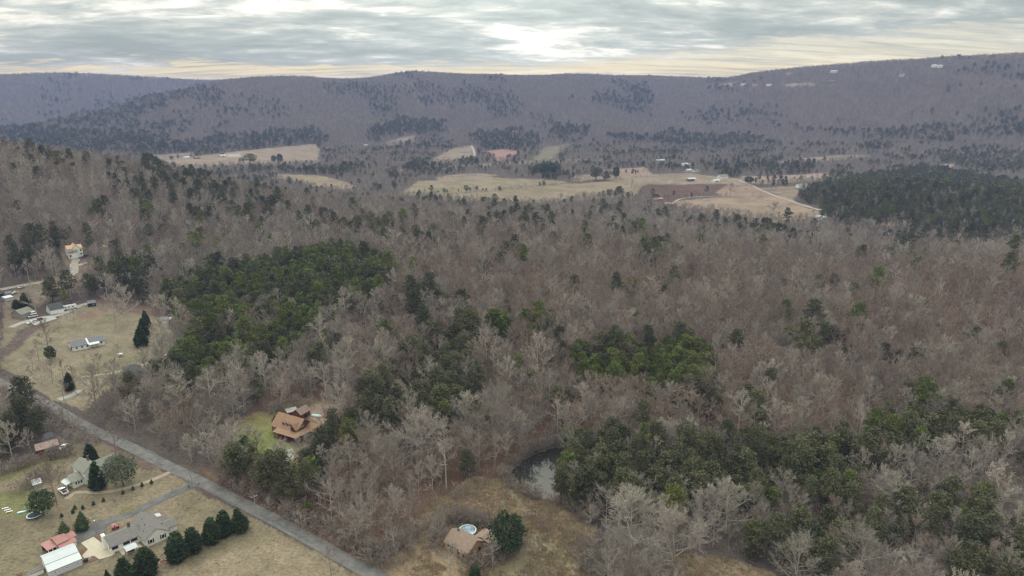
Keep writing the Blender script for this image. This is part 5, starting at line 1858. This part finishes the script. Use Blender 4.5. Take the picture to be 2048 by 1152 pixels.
# cattle grazing in the valley fields: one continuous body, copied
cv, cf = [], []
cb = MB()
cb.tube([(-1.0, 0, 1.12), (-.85, 0, 1.1), (-.4, 0, 1.02), (.2, 0, 1.0), (.7, 0, 1.08), (1.05, 0, 1.15), (1.3, 0, .85), (1.5, 0, .5), (1.65, 0, .3)], [.12, .34, .42, .46, .42, .26, .2, .15, .1], 8)
for sx_, k in ((-.75, -.06), (.65, .03)):
    for s in (-.24, .24):
        cb.tube([(sx_, s, 1.0), (sx_ + k, s, .5), (sx_, s, -.02)], [.16, .085, .07], 5)
cb.tube([(-1.05, 0, 1.2), (-1.22, 0, .9), (-1.2, 0, .45)], [.04, .03, .05], 4)
cow0 = cb.build('cow', M['cow'])
for i, (px, py) in enumerate(((1286, 380), (1366, 387), (1405, 378), (1417, 380), (1399, 390), (1221, 388), (1491, 379), (1372, 390))):
    o = cow0 if i == 0 else cow0.copy()
    if i:
        COL.objects.link(o)
    x, y, z = hit(px, py)
    o.location, o.rotation_euler = (x, y, z), (0, 0, random.uniform(0, 6.28))
    o.scale = (1.15, 1.15, 1.15)
    tag(o, ('black cow grazing at the left end of the ploughed red field', 'black cow in the lower middle of the ploughed field', 'black cow in the upper right of the ploughed field, left of two', 'black cow in the upper right of the ploughed field, right of two',
            'black cow at the lower right corner of the ploughed field', 'black cow alone in the pale field left of the ploughed one', 'black cow in the tan field near the valley road', 'black cow near the hedge below the ploughed field')[i], 'cow', 'cattle grazing in the valley fields')

# fences: posts along the valley fields
def fence(pts, label, n, h=1.3):
    line = catmull([hit(*p)[:2] for p in pts], 3.0)
    o = empty('field_fence', (line[0][0], line[0][1], gz(*line[0])))
    tag(o, label, 'fence')
    loc = o.location
    idx = np.linspace(0, len(line) - 1, n).astype(int)
    P = []
    me = MB().box(-.09, .09, -.09, .09, -.4, h)
    base = None
    for i in idx:
        x, y = line[i]
        z = gz(x, y)
        if base is None:
            base = p = me.build('post', M['wood_grey'], o)
        else:
            p = base.copy()
            COL.objects.link(p)
        p.location = (x - loc.x, y - loc.y, z - loc.z)
        P.append((x - loc.x, y - loc.y, z - loc.z))
    for k in (.55, 1.0):
        MB().tube([(a, b, c + h * k - .05) for a, b, c in P], [.05] * len(P), 4).build('rail', M['wood_grey'], o)


fence([(1240, 358), (1320, 352), (1400, 345)], 'post and rail fence along the hedge above the pale field', 40)
fence([(1466, 362), (1500, 371), (1560, 395), (1635, 421)], 'post and rail fence along the left side of the valley road', 46)

# ------------------------------------------------------------------ hand-placed trees
CEDAR = [to_meshes('cedar', cone_tree(900 + i, 10, 3.2, 2400, (.8, .95, .7, .9, .85)[i], (.55, .8, .65, .95, .5)[i]), M['pine_bark'], M['cedar']) for i in range(5)]
ARBOR = [to_meshes('arborvitae', cone_tree(910 + i, 8, 2.6, 1700, .34, .95), M['pine_bark'], M['arborvitae']) for i in range(2)]
SAPL = [to_meshes('sapling', cone_tree(920 + i, 2, .75, 260, .22, .8), M['pine_bark'], M['cedar']) for i in range(2)]
ROUND = [to_meshes('evergreen', round_tree(930 + i, 9, 4.4, 46, 44, .62), M['pine_bark'], M['cedar']) for i in range(2)]
MAGN = [to_meshes('magnolia', round_tree(940 + i, 9, 5.0, 40, 36, .7), M['pine_bark'], M['magnolia']) for i in range(2)]
N_HAND = {}


def tree(name, meshes, px, py, h_px, w_px, label, cat, group=None, h0=10.0, r0=3.2, rk=None):
    x, y, z = hit(px, py)
    dep = y * CP - (z - HCAM) * SP
    a = math.atan2(HCAM - z, math.hypot(x, y))
    H = h_px * dep / FPX / math.cos(a)
    R = w_px * dep / FPX / 2
    i = (int(px) * 7 + int(py)) % len(meshes)
    o = empty(name, (x, y, z - .05), random.uniform(0, 6.28))
    o.rotation_euler = (random.uniform(-.05, .05), random.uniform(-.05, .05), random.uniform(0, 6.28))
    o.scale = (R / r0, R / r0, H / h0)
    tag(o, label, cat, group)
    link('trunk', meshes[i][0], o)
    link('crown', meshes[i][1], o)
    keep(x, y, rk if rk is not None else R * 1.3)
    N_HAND[name] = N_HAND.get(name, 0) + 1
    return o


ROW = 'cedars in a row across the lower lawn'
for (px, py, h, w), lab in zip(((254, 1168, 52, 42), (293, 1149, 54, 46), (355, 1120, 54, 42), (388, 1103, 46, 34), (423, 1084, 47, 36), (450, 1070, 48, 34), (481, 1061, 44, 34)),
                               ('cedar cut by the bottom edge, left end of the cedar row', 'broad dark cedar second from the left in the cedar row', 'tall dark cedar beside the gable wall of the ranch house, third in the row',
                                'rounded dark cedar in the middle of the cedar row', 'dark cedar third from the road end of the cedar row', 'slim dark cedar second from the road end of the row', 'dark cedar at the road end of the cedar row')):
    tree('cedar_tree', CEDAR, px, py, h, w, lab, 'cedar', ROW)
tree('cedar_tree', CEDAR, 216, 1166, 26, 14, 'top of a small cedar at the bottom edge below the workshop', 'cedar')
tree('cedar_tree', CEDAR, 197, 977, 54, 30, 'tall dark cedar standing in front of the white farmhouse', 'cedar')
tree('cedar_tree', CEDAR, 183, 925, 38, 26, 'dark cedar behind the white farmhouse roof', 'cedar')
tree('cedar_tree', CEDAR, 139, 781, 36, 18, 'dark conical cedar on the lawn above the paved road', 'cedar')
tree('cedar_tree', CEDAR, 33, 616, 18, 16, 'dark evergreen left of the white garage, left of a pair', 'cedar')
tree('cedar_tree', CEDAR, 53, 614, 30, 20, 'dark evergreen left of the white garage, right of a pair', 'cedar')
tree('cedar_tree', CEDAR, 950, 1160, 30, 24, 'dark evergreen bush at the bottom edge below the brown roofed house', 'cedar')
tree('cedar_tree', CEDAR, 551, 848, 16, 13, 'small dark cedar at the left corner of the log house', 'cedar')
tree('arborvitae', ARBOR, 130, 1078, 36, 30, 'neat cone-shaped evergreen left of the asphalt apron, lower of two', 'evergreen tree', 'cone-shaped evergreens', 8, 2.6)
tree('arborvitae', ARBOR, 164, 1060, 38, 31, 'neat cone-shaped evergreen above the asphalt apron, upper of two', 'evergreen tree', 'cone-shaped evergreens', 8, 2.6)
for k, (px, py) in enumerate(((303, 967), (284, 973), (266, 980), (246, 988), (207, 1003), (187, 1010), (166, 1018), (146, 1026), (124, 1034), (150, 1018))):
    tree('conifer_sapling', SAPL, px, py, 9, 7, ('first small conifer sapling from the road in the lawn row', 'second small sapling from the road in the lawn row', 'third sapling from the road in the lawn row', 'fourth sapling from the road in the lawn row',
         'sapling just past the gap in the lawn row', 'sapling above the upper cone-shaped evergreen', 'sapling left of the upper cone-shaped evergreen', 'sapling second from the trampoline end of the row', 'last sapling at the trampoline end of the row', 'low dark sapling just above the row near its middle')[k],
         'sapling', 'conifer saplings in a row on the lawn', 2, .75, 1.0)
tree('broad_evergreen', ROUND, 88, 1031, 50, 48, 'big round evergreen behind the trampoline', 'evergreen tree', None, 9, 4.6)
tree('broad_evergreen', ROUND, 1013, 1114, 78, 72, 'big bushy evergreen right of the brown roofed house', 'evergreen tree', None, 9, 4.6)
tree('magnolia_tree', MAGN, 247, 972, 56, 64, 'wide grey-green broadleaf tree right of the white farmhouse', 'evergreen tree', None, 9, 5.2)
tree('magnolia_tree', MAGN, 228, 935, 24, 40, 'low green bush behind the right wing of the farmhouse', 'bush', None, 9, 5.2)
for px, py, h, w, lab in ((293, 655, 34, 17, 'dark evergreen of the tall lawn trio, farthest'), (288, 672, 36, 21, 'dark evergreen of the tall lawn trio, middle'), (282, 692, 40, 25, 'dark evergreen of the tall lawn trio, nearest and broadest')):
    tree('lawn_pine', CEDAR, px, py, h, w, lab, 'pine tree', 'three tall evergreens on the left lawn', 10, 3.2)
tree('broad_evergreen', ROUND, 104, 722, 30, 22, 'dark round evergreen above the bare lawn trees at left', 'evergreen tree', None, 9, 4.6)
tree('broad_evergreen', ROUND, 1095, 351, 26, 44, 'big round dark evergreen in the middle of the valley treeline', 'evergreen tree', None, 9, 4.6)
tree('broad_evergreen', ROUND, 1497, 367, 14, 20, 'round dark evergreen beside the upper valley road', 'evergreen tree', None, 9, 4.6)
tree('broad_evergreen', ROUND, 1312, 400, 12, 14, 'dark evergreen behind the left red roofed barn', 'evergreen tree', None, 9, 4.6)
tree('broad_evergreen', ROUND, 560, 328, 20, 13, 'dark evergreen in the far tan field, right of a pair', 'evergreen tree', None, 9, 4.6)
tree('broad_evergreen', ROUND, 548, 325, 14, 11, 'dark evergreen in the far tan field, left of a pair', 'evergreen tree', None, 9, 4.6)
tree('broad_evergreen', ROUND, 1232, 358, 24, 14, 'dark evergreen on the hedge line right of the valley grove', 'evergreen tree', None, 9, 4.6)
for px, py, h, w, lab in ((1192, 360, 26, 30, 'broad dark pine in the valley grove by the hedge, leftmost'), (1212, 360, 22, 18, 'dark pine in the valley grove by the hedge, right one'), (1238, 394, 26, 22, 'lone open-crowned pine in the pale valley field'),
                          (500, 330, 20, 30, 'dark pine clump tree in the far tan field, left of the pair')):
    tree('pine_tree', PINE_HI_P, px, py, h, w, lab, 'pine tree', None, 15.5, 4.0)
TREES_IN_YARDS = ((128, 762, 40, 34, 'slim bare tree on the lawn, upper left of the dark conical cedar'), (152, 778, 44, 36, 'bare tree by the dark conical cedar above the road'),
                  (186, 772, 42, 38, 'grey bare tree between the conical cedar and the hip-roofed barn, lower one'), (216, 766, 40, 36, 'grey bare tree just left of the hip-roofed barn'),
                  (66, 742, 40, 40, 'bare tree at the lower left lawn near the utility pole'), (78, 722, 38, 34, 'bare tree below the big lawn oak at left'), (128, 800, 40, 34, 'bare tree on the road bank below the conical cedar'),
                  (150, 655, 40, 44, 'thin bare tree above the blue-grey roofed house'), (310, 700, 44, 44, 'grey bare tree right of the tall lawn evergreens'), (325, 680, 44, 46, 'grey bare tree below the white shed'),
                  (98, 706, 62, 58, 'big bare oak on the left lawn above the dark round evergreen'), (172, 742, 30, 26, 'bare tree with pale crown below the blue-grey roof, left of three'), (197, 748, 44, 34, 'bare tree below the blue-grey roof, middle of three'),
                  (240, 721, 34, 34, 'bare tree right of the blue-grey roofed house, right of three'), (232, 655, 62, 66, 'big pale bare tree above the tall lawn evergreens, left one'), (256, 643, 70, 56, 'big pale bare tree above the tall lawn evergreens, right one'),
                  (85, 770, 42, 34, 'bare tree on the bank above the road, left one'), (105, 765, 44, 30, 'bare tree on the bank above the road, right one'), (60, 770, 34, 30, 'bare tree near the road at the left edge'),
                  (114, 1008, 78, 80, 'wide dark-limbed bare tree between the pickup and the yard shed'), (62, 905, 50, 32, 'slender pale bare tree at the left end of the red barn'), (232, 908, 60, 66, 'bare tree with ivy-dark trunk beside the paved road'),
                  (170, 905, 44, 58, 'grey bare tree behind the white farmhouse'), (140, 905, 46, 54, 'grey bare tree between the red barn and the farmhouse'), (327, 1124, 16, 18, 'small bare tree in the tan edging ring'), (232, 1018, 18, 12, 'thin bare sapling on the lawn above the driveway'),
                  (1460, 393, 26, 32, 'lone leaning bare tree at the right of the ploughed field'), (1420, 432, 24, 40, 'wide bare tree at the left edge of the big tan field'), (1470, 435, 20, 50, 'low spreading bare thicket tree in the big tan field'),
                  (1545, 440, 34, 38, 'wide bare tree left of the pale cattle shed'), (1262, 376, 16, 34, 'bare tree at the top left of the ploughed field'), 
                  (665, 1165, 60, 56, 'bare tree between the lawn and the road at the bottom edge'), (790, 1110, 62, 60, 'bare tree right of the road corner'),
                  (1180, 1062, 46, 50, 'grey bare tree at the right end of the pond field'),
                  (880, 1085, 60, 46, 'grey bare tree at the left corner of the brown roofed house'), (900, 1150, 56, 66, 'grey bare tree in front of the brown roofed house'), (985, 1135, 46, 60, 'low grey bare tree below the bushy evergreen'))
GROVE = [to_meshes('bare_tree', bare_tree(960 + i, 16, 7.4, limbs=17, nb=11, nt=9, nl=3, wide=0.85, low=0.14), M['bark_grey'], M['twig_grey']) for i in range(3)]
for px, py, h, w, lab in ((1345, 1160, 118, 150, 'huge wide bare tree at the left end of the curved clearing, lower one'), (1258, 1112, 108, 150, 'huge wide bare tree beside the curved clearing, upper one'),
                          (1225, 1165, 84, 110, 'broad bare tree left of the curved clearing at the bottom edge'), (1715, 1172, 100, 112, 'huge twiggy bare tree at the bottom edge right of the curved clearing'),
                          (1590, 1175, 84, 90, 'broad bare tree at the bottom edge just right of the curved clearing'), (845, 935, 95, 110, 'wide pale bare tree in the middle of the triangle of woods'),
                          (985, 895, 110, 72, 'tall pale bare tree standing above the left bank of the pond')):
    tree('bare_tree', GROVE, px, py, h, w, lab, 'bare tree', None, 16, 6.6, 4.5)
for px, py, h, w, lab in TREES_IN_YARDS:
    tree('bare_tree', BARE_HI_P[0::3] if 'pale' in lab or 'huge' in lab else (BARE_HI_P[2::3] if 'dark' in lab else BARE_HI_P[1::3]), px, py, h, w, lab, 'bare tree', None, 14, 5.8, 3.0)



ZONES = [   # where in the place a tree stands, in the words of someone looking at the photograph
    ([(440, 850), (520, 800), (720, 790), (720, 870), (600, 960), (440, 940)], 'by the log house clearing'),
    ([(600, 900), (720, 860), (1000, 760), (1010, 900), (720, 1110), (560, 1040)], 'in the road corner woods'),
    ([(430, 850), (660, 1060), (560, 1050), (430, 980)], 'lining the paved road'),
    ([(0, 560), (330, 560), (340, 740), (190, 830), (0, 740)], 'around the left lawns'),
    ([(0, 740), (190, 830), (260, 900), (0, 940)], 'on the red barn bank'),
    ([(0, 880), (450, 970), (720, 1200), (-100, 1200)], 'by the white houses'),
    ([(190, 830), (330, 740), (520, 730), (470, 870), (330, 930)], 'between road and plantation'),
    ([(700, 1200), (1000, 900), (1230, 1060), (1160, 1200)], 'by the swimming pool house'),
    ([(1000, 840), (1260, 840), (1260, 1010), (1120, 1030), (980, 960)], 'around the small pond'),
    ([(1130, 1000), (1480, 980), (1480, 1200), (1130, 1200)], 'beside the curved clearing'),
    ([(1470, 980), (1800, 980), (1800, 1200), (1470, 1200)], 'right of the curved clearing'),
    ([(1800, 860), (2200, 860), (2200, 1200), (1800, 1200)], 'in the lower right corner'),
    ([(1250, 830), (1800, 830), (1800, 1000), (1250, 1000)], 'in the pondside evergreen belt'),
    ([(690, 620), (1100, 620), (1060, 860), (690, 860)], 'in the middle pine band'),
    ([(1100, 660), (1450, 660), (1450, 850), (1050, 850)], 'by the green pine island'),
    ([(1430, 640), (2200, 640), (2200, 860), (1430, 860)], 'on the reddish right slope'),
    ([(280, 480), (790, 480), (790, 760), (280, 760)], 'in the left pine plantation'),
]


def zone_of(px, py):
    for poly, w in ZONES:
        if inpoly(np.array([px]), np.array([py]), poly)[0]:
            return w
    return 'on the upper wooded hillside'


def plant_forest():
    x, y, z, D, forced, plant = tree_candidates()
    nT = len(x)
    r = np.random.default_rng(11)
    mx, my = proj(x, y, z + 10)
    pn = np.where(D < 2300, fbm(x / 60, y / 60, 61, 3), fbm((x + 0.3 * y) / 190, y / 420, 62, 4))
    share = np.where(D < 650, np.where(mx > 900, 0.022, 0.03), np.where(D < 1200, 0.035, np.where(D < 2300, 0.045, 0.0)))
    share = share + np.clip((pn - 0.57) * 3.0, 0, 0.5) * np.where(D < 650, np.where(mx > 850, 0.15, 0.35), np.where(D < 1200, 0.6, np.where(D < 2300, 1.0, 0.55)))
    fav = np.where(D < 700, r.choice([0, 1, 2], nT, p=[0.25, 0.5, 0.25]), r.choice([0, 1], nT, p=[0.65, 0.35]))
    jw = np.where(D < 900, 15.0, 75.0)
    for poly, sh, kd in PINE_STANDS:
        sh = sh if max(q[1] for q in poly) > 420 else sh * 0.8
        jx = mx + (fbm(x / jw, y / jw, 71, 3) - 0.5) * np.where(D < 900, 24 * np.clip(400 / D, 0.4, 1), 60)
        jy = my + (fbm(x / jw, y / jw, 72, 3) - 0.5) * np.where(D < 900, 20 * np.clip(400 / D, 0.4, 1), 22)
        mk = inpoly(jx, jy, poly)
        share = np.where(mk, sh, share)
        fav = np.where(mk & (r.uniform(size=nT) < 0.72), kd, fav)
    gap = inpoly(mx, my, [(400, 655), (470, 610), (560, 572), (610, 590), (560, 640), (470, 700), (400, 700)]) | inpoly(mx, my, [(690, 590), (740, 570), (790, 580), (700, 640), (640, 690), (600, 690)])
    share = np.where(plant, np.where(gap, 0.72, np.where((mx > 1000) & (my > 800), 0.86, 0.98)), share)
    dusk = plant & (mx < 850)
    fav = np.where(dusk, r.choice([0, 1, 2], nT, p=[0.30, 0.15, 0.55]), fav)
    knoll = inpoly(mx, my, PINE_STANDS[19][0])
    fav = np.where(knoll, r.choice([0, 1, 2], nT, p=[0.4, 0.45, 0.15]), fav)
    share = np.where(knoll, 0.84, share)
    pine = r.uniform(size=nT) < share
    thin = r.uniform(size=nT) < np.where(pine, 1.0, np.where(D < 430, 0.92, 0.92))
    x, y, z, D, pine, fav, mx, my, forced, plant = [a[thin] for a in (x, y, z, D, pine, fav, mx, my, forced, plant)]
    nT = len(x)
    size = np.clip(r.normal(1.0, np.where(pine, 0.27, 0.22), nT), 0.5, 1.55)
    size *= np.where(D > 4350, 1.55, np.where(D > 2300, 1.05, np.where(D > 960, 0.68, 1.0)))
    size *= np.where((D < 430) & (mx > 1500) & (my > 900), 0.85, 1.0)
    size *= np.where(forced, 0.85, 1.0)
    size *= np.where(plant, np.where(pine, np.where(D < 320, 0.84, 0.74), 0.85), 1.0)
    size = np.where(pine & (D < 330), np.minimum(size, 1.02), size)
    size *= np.where((D > 600) & (D < 960), 0.85, 1.0)
    squash = r.uniform(0.86, 1.16, nT)
    tint = r.choice([0, 1, 2], nT, p=[0.28, 0.46, 0.26])
    # the reddish-brown slope right of centre is mostly brown-twigged, the far woods grey
    red = inpoly(mx, my, [(800, 440), (2060, 520), (2060, 840), (1000, 840), (760, 640)])
    tint = np.where(red & (r.uniform(size=nT) < 0.42), 2, tint)
    tint = np.where((D > 1150) & (r.uniform(size=nT) < 0.7), 1, tint)
    rot = r.uniform(0, 6.28, nT)
    shape = r.integers(0, NSH, nT)
    scl = np.c_[size * squash, size * squash, size]
    bx, by = proj(x, y, z)
    tx, ty = proj(x, y, z + 16 * size)
    inside = (bx > 0) & (bx < IW) & (ty < IH - 4) & (by > 0)
    big = (by - ty) * np.where(inside, 1, 0)
    single = np.zeros(nT, bool)
    for kind, nm, lim in ((~pine, 'bare_tree', 300 - N_HAND.get('bare_tree', 0)), (pine, 'pine_tree', 300 - N_HAND.get('pine_tree', 0))):
        order = np.argsort(-np.where(kind, big, -1))[:lim]
        single[order] = True
    pine_xy = np.c_[x[pine], y[pine]]
    bare_xy = np.c_[x[~pine], y[~pine]]
    made = {}
    for i in np.nonzero(single)[0]:
        zw = zone_of(mx[i], my[i])
        sw = 'tall' if size[i] > 1.12 else ('small' if size[i] < 0.88 else 'mid-sized')
        wide = 'broad' if squash[i] > 1.03 else ('slim' if squash[i] < 0.98 else 'even')
        here = np.array([x[i], y[i]])
        if pine[i]:
            j = int(fav[i]) + 3 * (int(shape[i]) % 3)
            tm, cm = PINE_HI_P[j]
            nb = ' amid bare trees' if (np.hypot(*(bare_xy - here).T) < 11).sum() >= 4 else ''
            lab = '%s %s %s pine%s %s' % (sw, wide, {0: 'dark', 1: 'olive', 2: 'bright green'}[int(fav[i])], nb, zw)
            o = empty('pine_tree', (x[i], y[i], z[i]), rot[i])
            tag(o, lab, 'pine tree')
        else:
            j = int(tint[i]) + 3 * int(shape[i])
            tm, cm = BARE_HI_P[j]
            dn = np.hypot(*(pine_xy - here).T).min()
            nb = ' beside pine' if dn < 6.5 else (' near pines' if dn < 12 else '')
            lab = '%s %s %s bare tree%s %s' % (sw, wide, TINT_WORD[TINT[int(tint[i])]], nb, zw)
            o = empty('bare_tree', (x[i], y[i], z[i]), rot[i])
            tag(o, lab, 'bare tree')
        made.setdefault(lab, []).append((bx[i], by[i], o))
        o.scale = scl[i]
        link('trunk', tm, o)
        link('crown', cm, o)
    # trees that look alike and stand in the same part of the wood: say where each stands among them
    across = {1: [''], 2: ['left one', 'right one'], 3: ['left one', 'middle one', 'right one'], 4: ['leftmost', 'second from left', 'third from left', 'rightmost'],
              5: ['leftmost', 'second from left', 'middle one', 'second from right', 'rightmost']}
    for lab, lst in made.items():
        grp = lab.replace(' tree', ' trees').replace(' pine ', ' pines ', 1)
        for q in lst:
            q[2]['group'] = grp
        rows = {0: [''], 1: [''], 2: ['rear', 'front'], 3: ['rear', 'middle row', 'front'], 4: ['rear row', 'second row', 'third row', 'front row']}.get((len(lst) + 4) // 5, ['rear row', 'second row', 'middle row', 'fourth row', 'front row'])
        if len(lst) < 2 or len(lst) > 25:
            continue
        lst.sort(key=lambda q: q[1])
        for k, rw in enumerate(rows):
            part = sorted(lst[k * len(lst) // len(rows):(k + 1) * len(lst) // len(rows)], key=lambda q: q[0])
            for q, w in zip(part, across[len(part)]):
                q[2]['label'] = lab + ''.join(', ' + e for e in (rw, w) if e)
    rest = ~single
    lod = np.where(D < 480, 0, np.where(D < 1150, 1, 2))
    for kind, nm, sets, var in ((~pine, 'bare_trees', (BARE_HI, BARE_MID, BARE_FAR), tint), (pine, 'pine_trees', (PINE_HI, PINE_MID, PINE_FAR), fav)):
        k = rest & kind
        m0 = len(sets[0])
        off = np.array([0, m0, 2 * m0])
        sh = shape[k] % (m0 // 3)
        idx = off[lod[k]] + var[k] + 3 * np.where(lod[k] == 2, sh % 2, sh)
        gn_scatter(nm, sets[0] + sets[1] + sets[2], x[k], y[k], z[k] - 0.1, idx, scl[k], rot[k])
    print('trees', nT, 'singles', single.sum(), 'pines', pine.sum())
    # brush under the trees, near part of the woods only
    k = (D < 700)
    ux = np.tile(x[k], 3) + r.normal(size=3 * k.sum()) * 3.2
    uy = np.tile(y[k], 3) + r.normal(size=3 * k.sum()) * 3.2
    ok = np.ones(len(ux), bool)
    for q, d in CORRIDORS:
        ok &= seg_dist(ux, uy, ROADS[q]) > d * 0.8
    for q in FIELD_W:
        ok &= ~inpoly(ux, uy, FIELD_W[q])
    for a, b, rr in KEEP_OUT:
        ok &= np.hypot(ux - a, uy - b) > rr
    ok &= ~inpoly(ux, uy, POND)
    ux, uy = ux[ok], uy[ok]
    # thickets round the pond and along hedges
    for pts, cnt, wd in HEDGES:
        line = catmull([hit(*p)[:2] for p in pts], 1.5)
        q = line[r.integers(0, len(line), cnt)] + r.normal(size=(cnt, 2)) * wd
        ux, uy = np.r_[ux, q[:, 0]], np.r_[uy, q[:, 1]]
    s = np.clip(r.normal(0.95, 0.3, len(ux)), 0.4, 1.8)
    gn_scatter('undergrowth', SHRUB, ux, uy, height(ux, uy) - 0.05, r.integers(0, 4, len(ux)), np.c_[s * 1.25, s * 1.25, s], r.uniform(0, 6.28, len(ux)))
    gx, gy, gs = [], [], []
    for nm, cnt, sc in (('pond_field', 9000, 0.8), ('bottom_right', 1200, 0.7), ('lower_left', 2500, 0.36)):
        P = np.array(FIELD_W[nm])
        q = r.uniform(P.min(0), P.max(0), (cnt * 3, 2))
        m_ = inpoly(q[:, 0], q[:, 1], FIELD_W[nm]) & (fbm(q[:, 0] / 12, q[:, 1] / 12, 81, 3) + r.normal(size=len(q)) * 0.13 > 0.44)
        for a, b, rr in KEEP_OUT:
            m_ &= np.hypot(q[:, 0] - a, q[:, 1] - b) > rr
        for c_, d in CORRIDORS:
            m_ &= seg_dist(q[:, 0], q[:, 1], ROADS[c_]) > d * 0.75
        m_ &= ~inpoly(q[:, 0], q[:, 1], POND)
        q = q[m_][:cnt]
        gx.append(q[:, 0]); gy.append(q[:, 1]); gs.append(np.full(len(q), sc))
    gx, gy, gs = np.concatenate(gx), np.concatenate(gy), np.concatenate(gs) * r.uniform(0.6, 1.3, sum(map(len, gx)))
    gn_scatter('tall_grass', GRASS, gx, gy, height(gx, gy) - 0.03, r.integers(0, 4, len(gx)), np.c_[gs, gs, gs], r.uniform(0, 6.28, len(gx)))


HEDGES = [
    ([(575, 1025), (640, 1062), (700, 1095), (760, 1125)], 190, 2.2),
    ([(780, 1100), (860, 1040), (930, 990), (990, 965)], 50, 3.5),
    ([(900, 1010), (980, 1030), (1060, 1060), (1130, 1100), (1100, 1150)], 90, 9.0),
    ([(440, 960), (520, 1000), (580, 1030)], 90, 2.0),
    ([(40, 800), (90, 830), (140, 860), (180, 890)], 120, 3.0),
    ([(1200, 1090), (1180, 1120), (1190, 1160)], 120, 2.5),
    ([(1010, 962), (1022, 940), (1045, 915), (1080, 898), (1125, 885)], 150, 1.0),
    ([(1020, 975), (1060, 993), (1100, 1005), (1150, 1025), (1180, 1050)], 110, 1.0),
    ([(760, 1140), (770, 1110), (800, 1090), (850, 1060)], 160, 4.0),
    ([(872, 1095), (880, 1065), (905, 1045), (940, 1045), (985, 1060), (1010, 1085)], 260, 1.4),
    ([(940, 1140), (990, 1115), (1040, 1095)], 150, 2.0),
    ([(0, 950), (60, 930), (110, 917), (140, 910)], 110, 0.9),
    ([(540, 825), (580, 818), (610, 812)], 90, 2.0),
    ([(40, 985), (80, 960), (110, 955)], 60, 2.5),
    ([(840, 388), (960, 385), (1050, 376), (1150, 366)], 120, 3.0),
    ([(1000, 378), (1100, 371), (1240, 358), (1400, 346)], 130, 3.0),
    ([(1280, 397), (1370, 394), (1470, 391)], 110, 2.5),
    ([(1500, 372), (1560, 372), (1600, 370)], 60, 4.0),
    ([(1440, 420), (1470, 424), (1500, 424)], 40, 4.0),
    ([(300, 330), (400, 314), (470, 306)], 60, 4.0),
]
plant_forest()
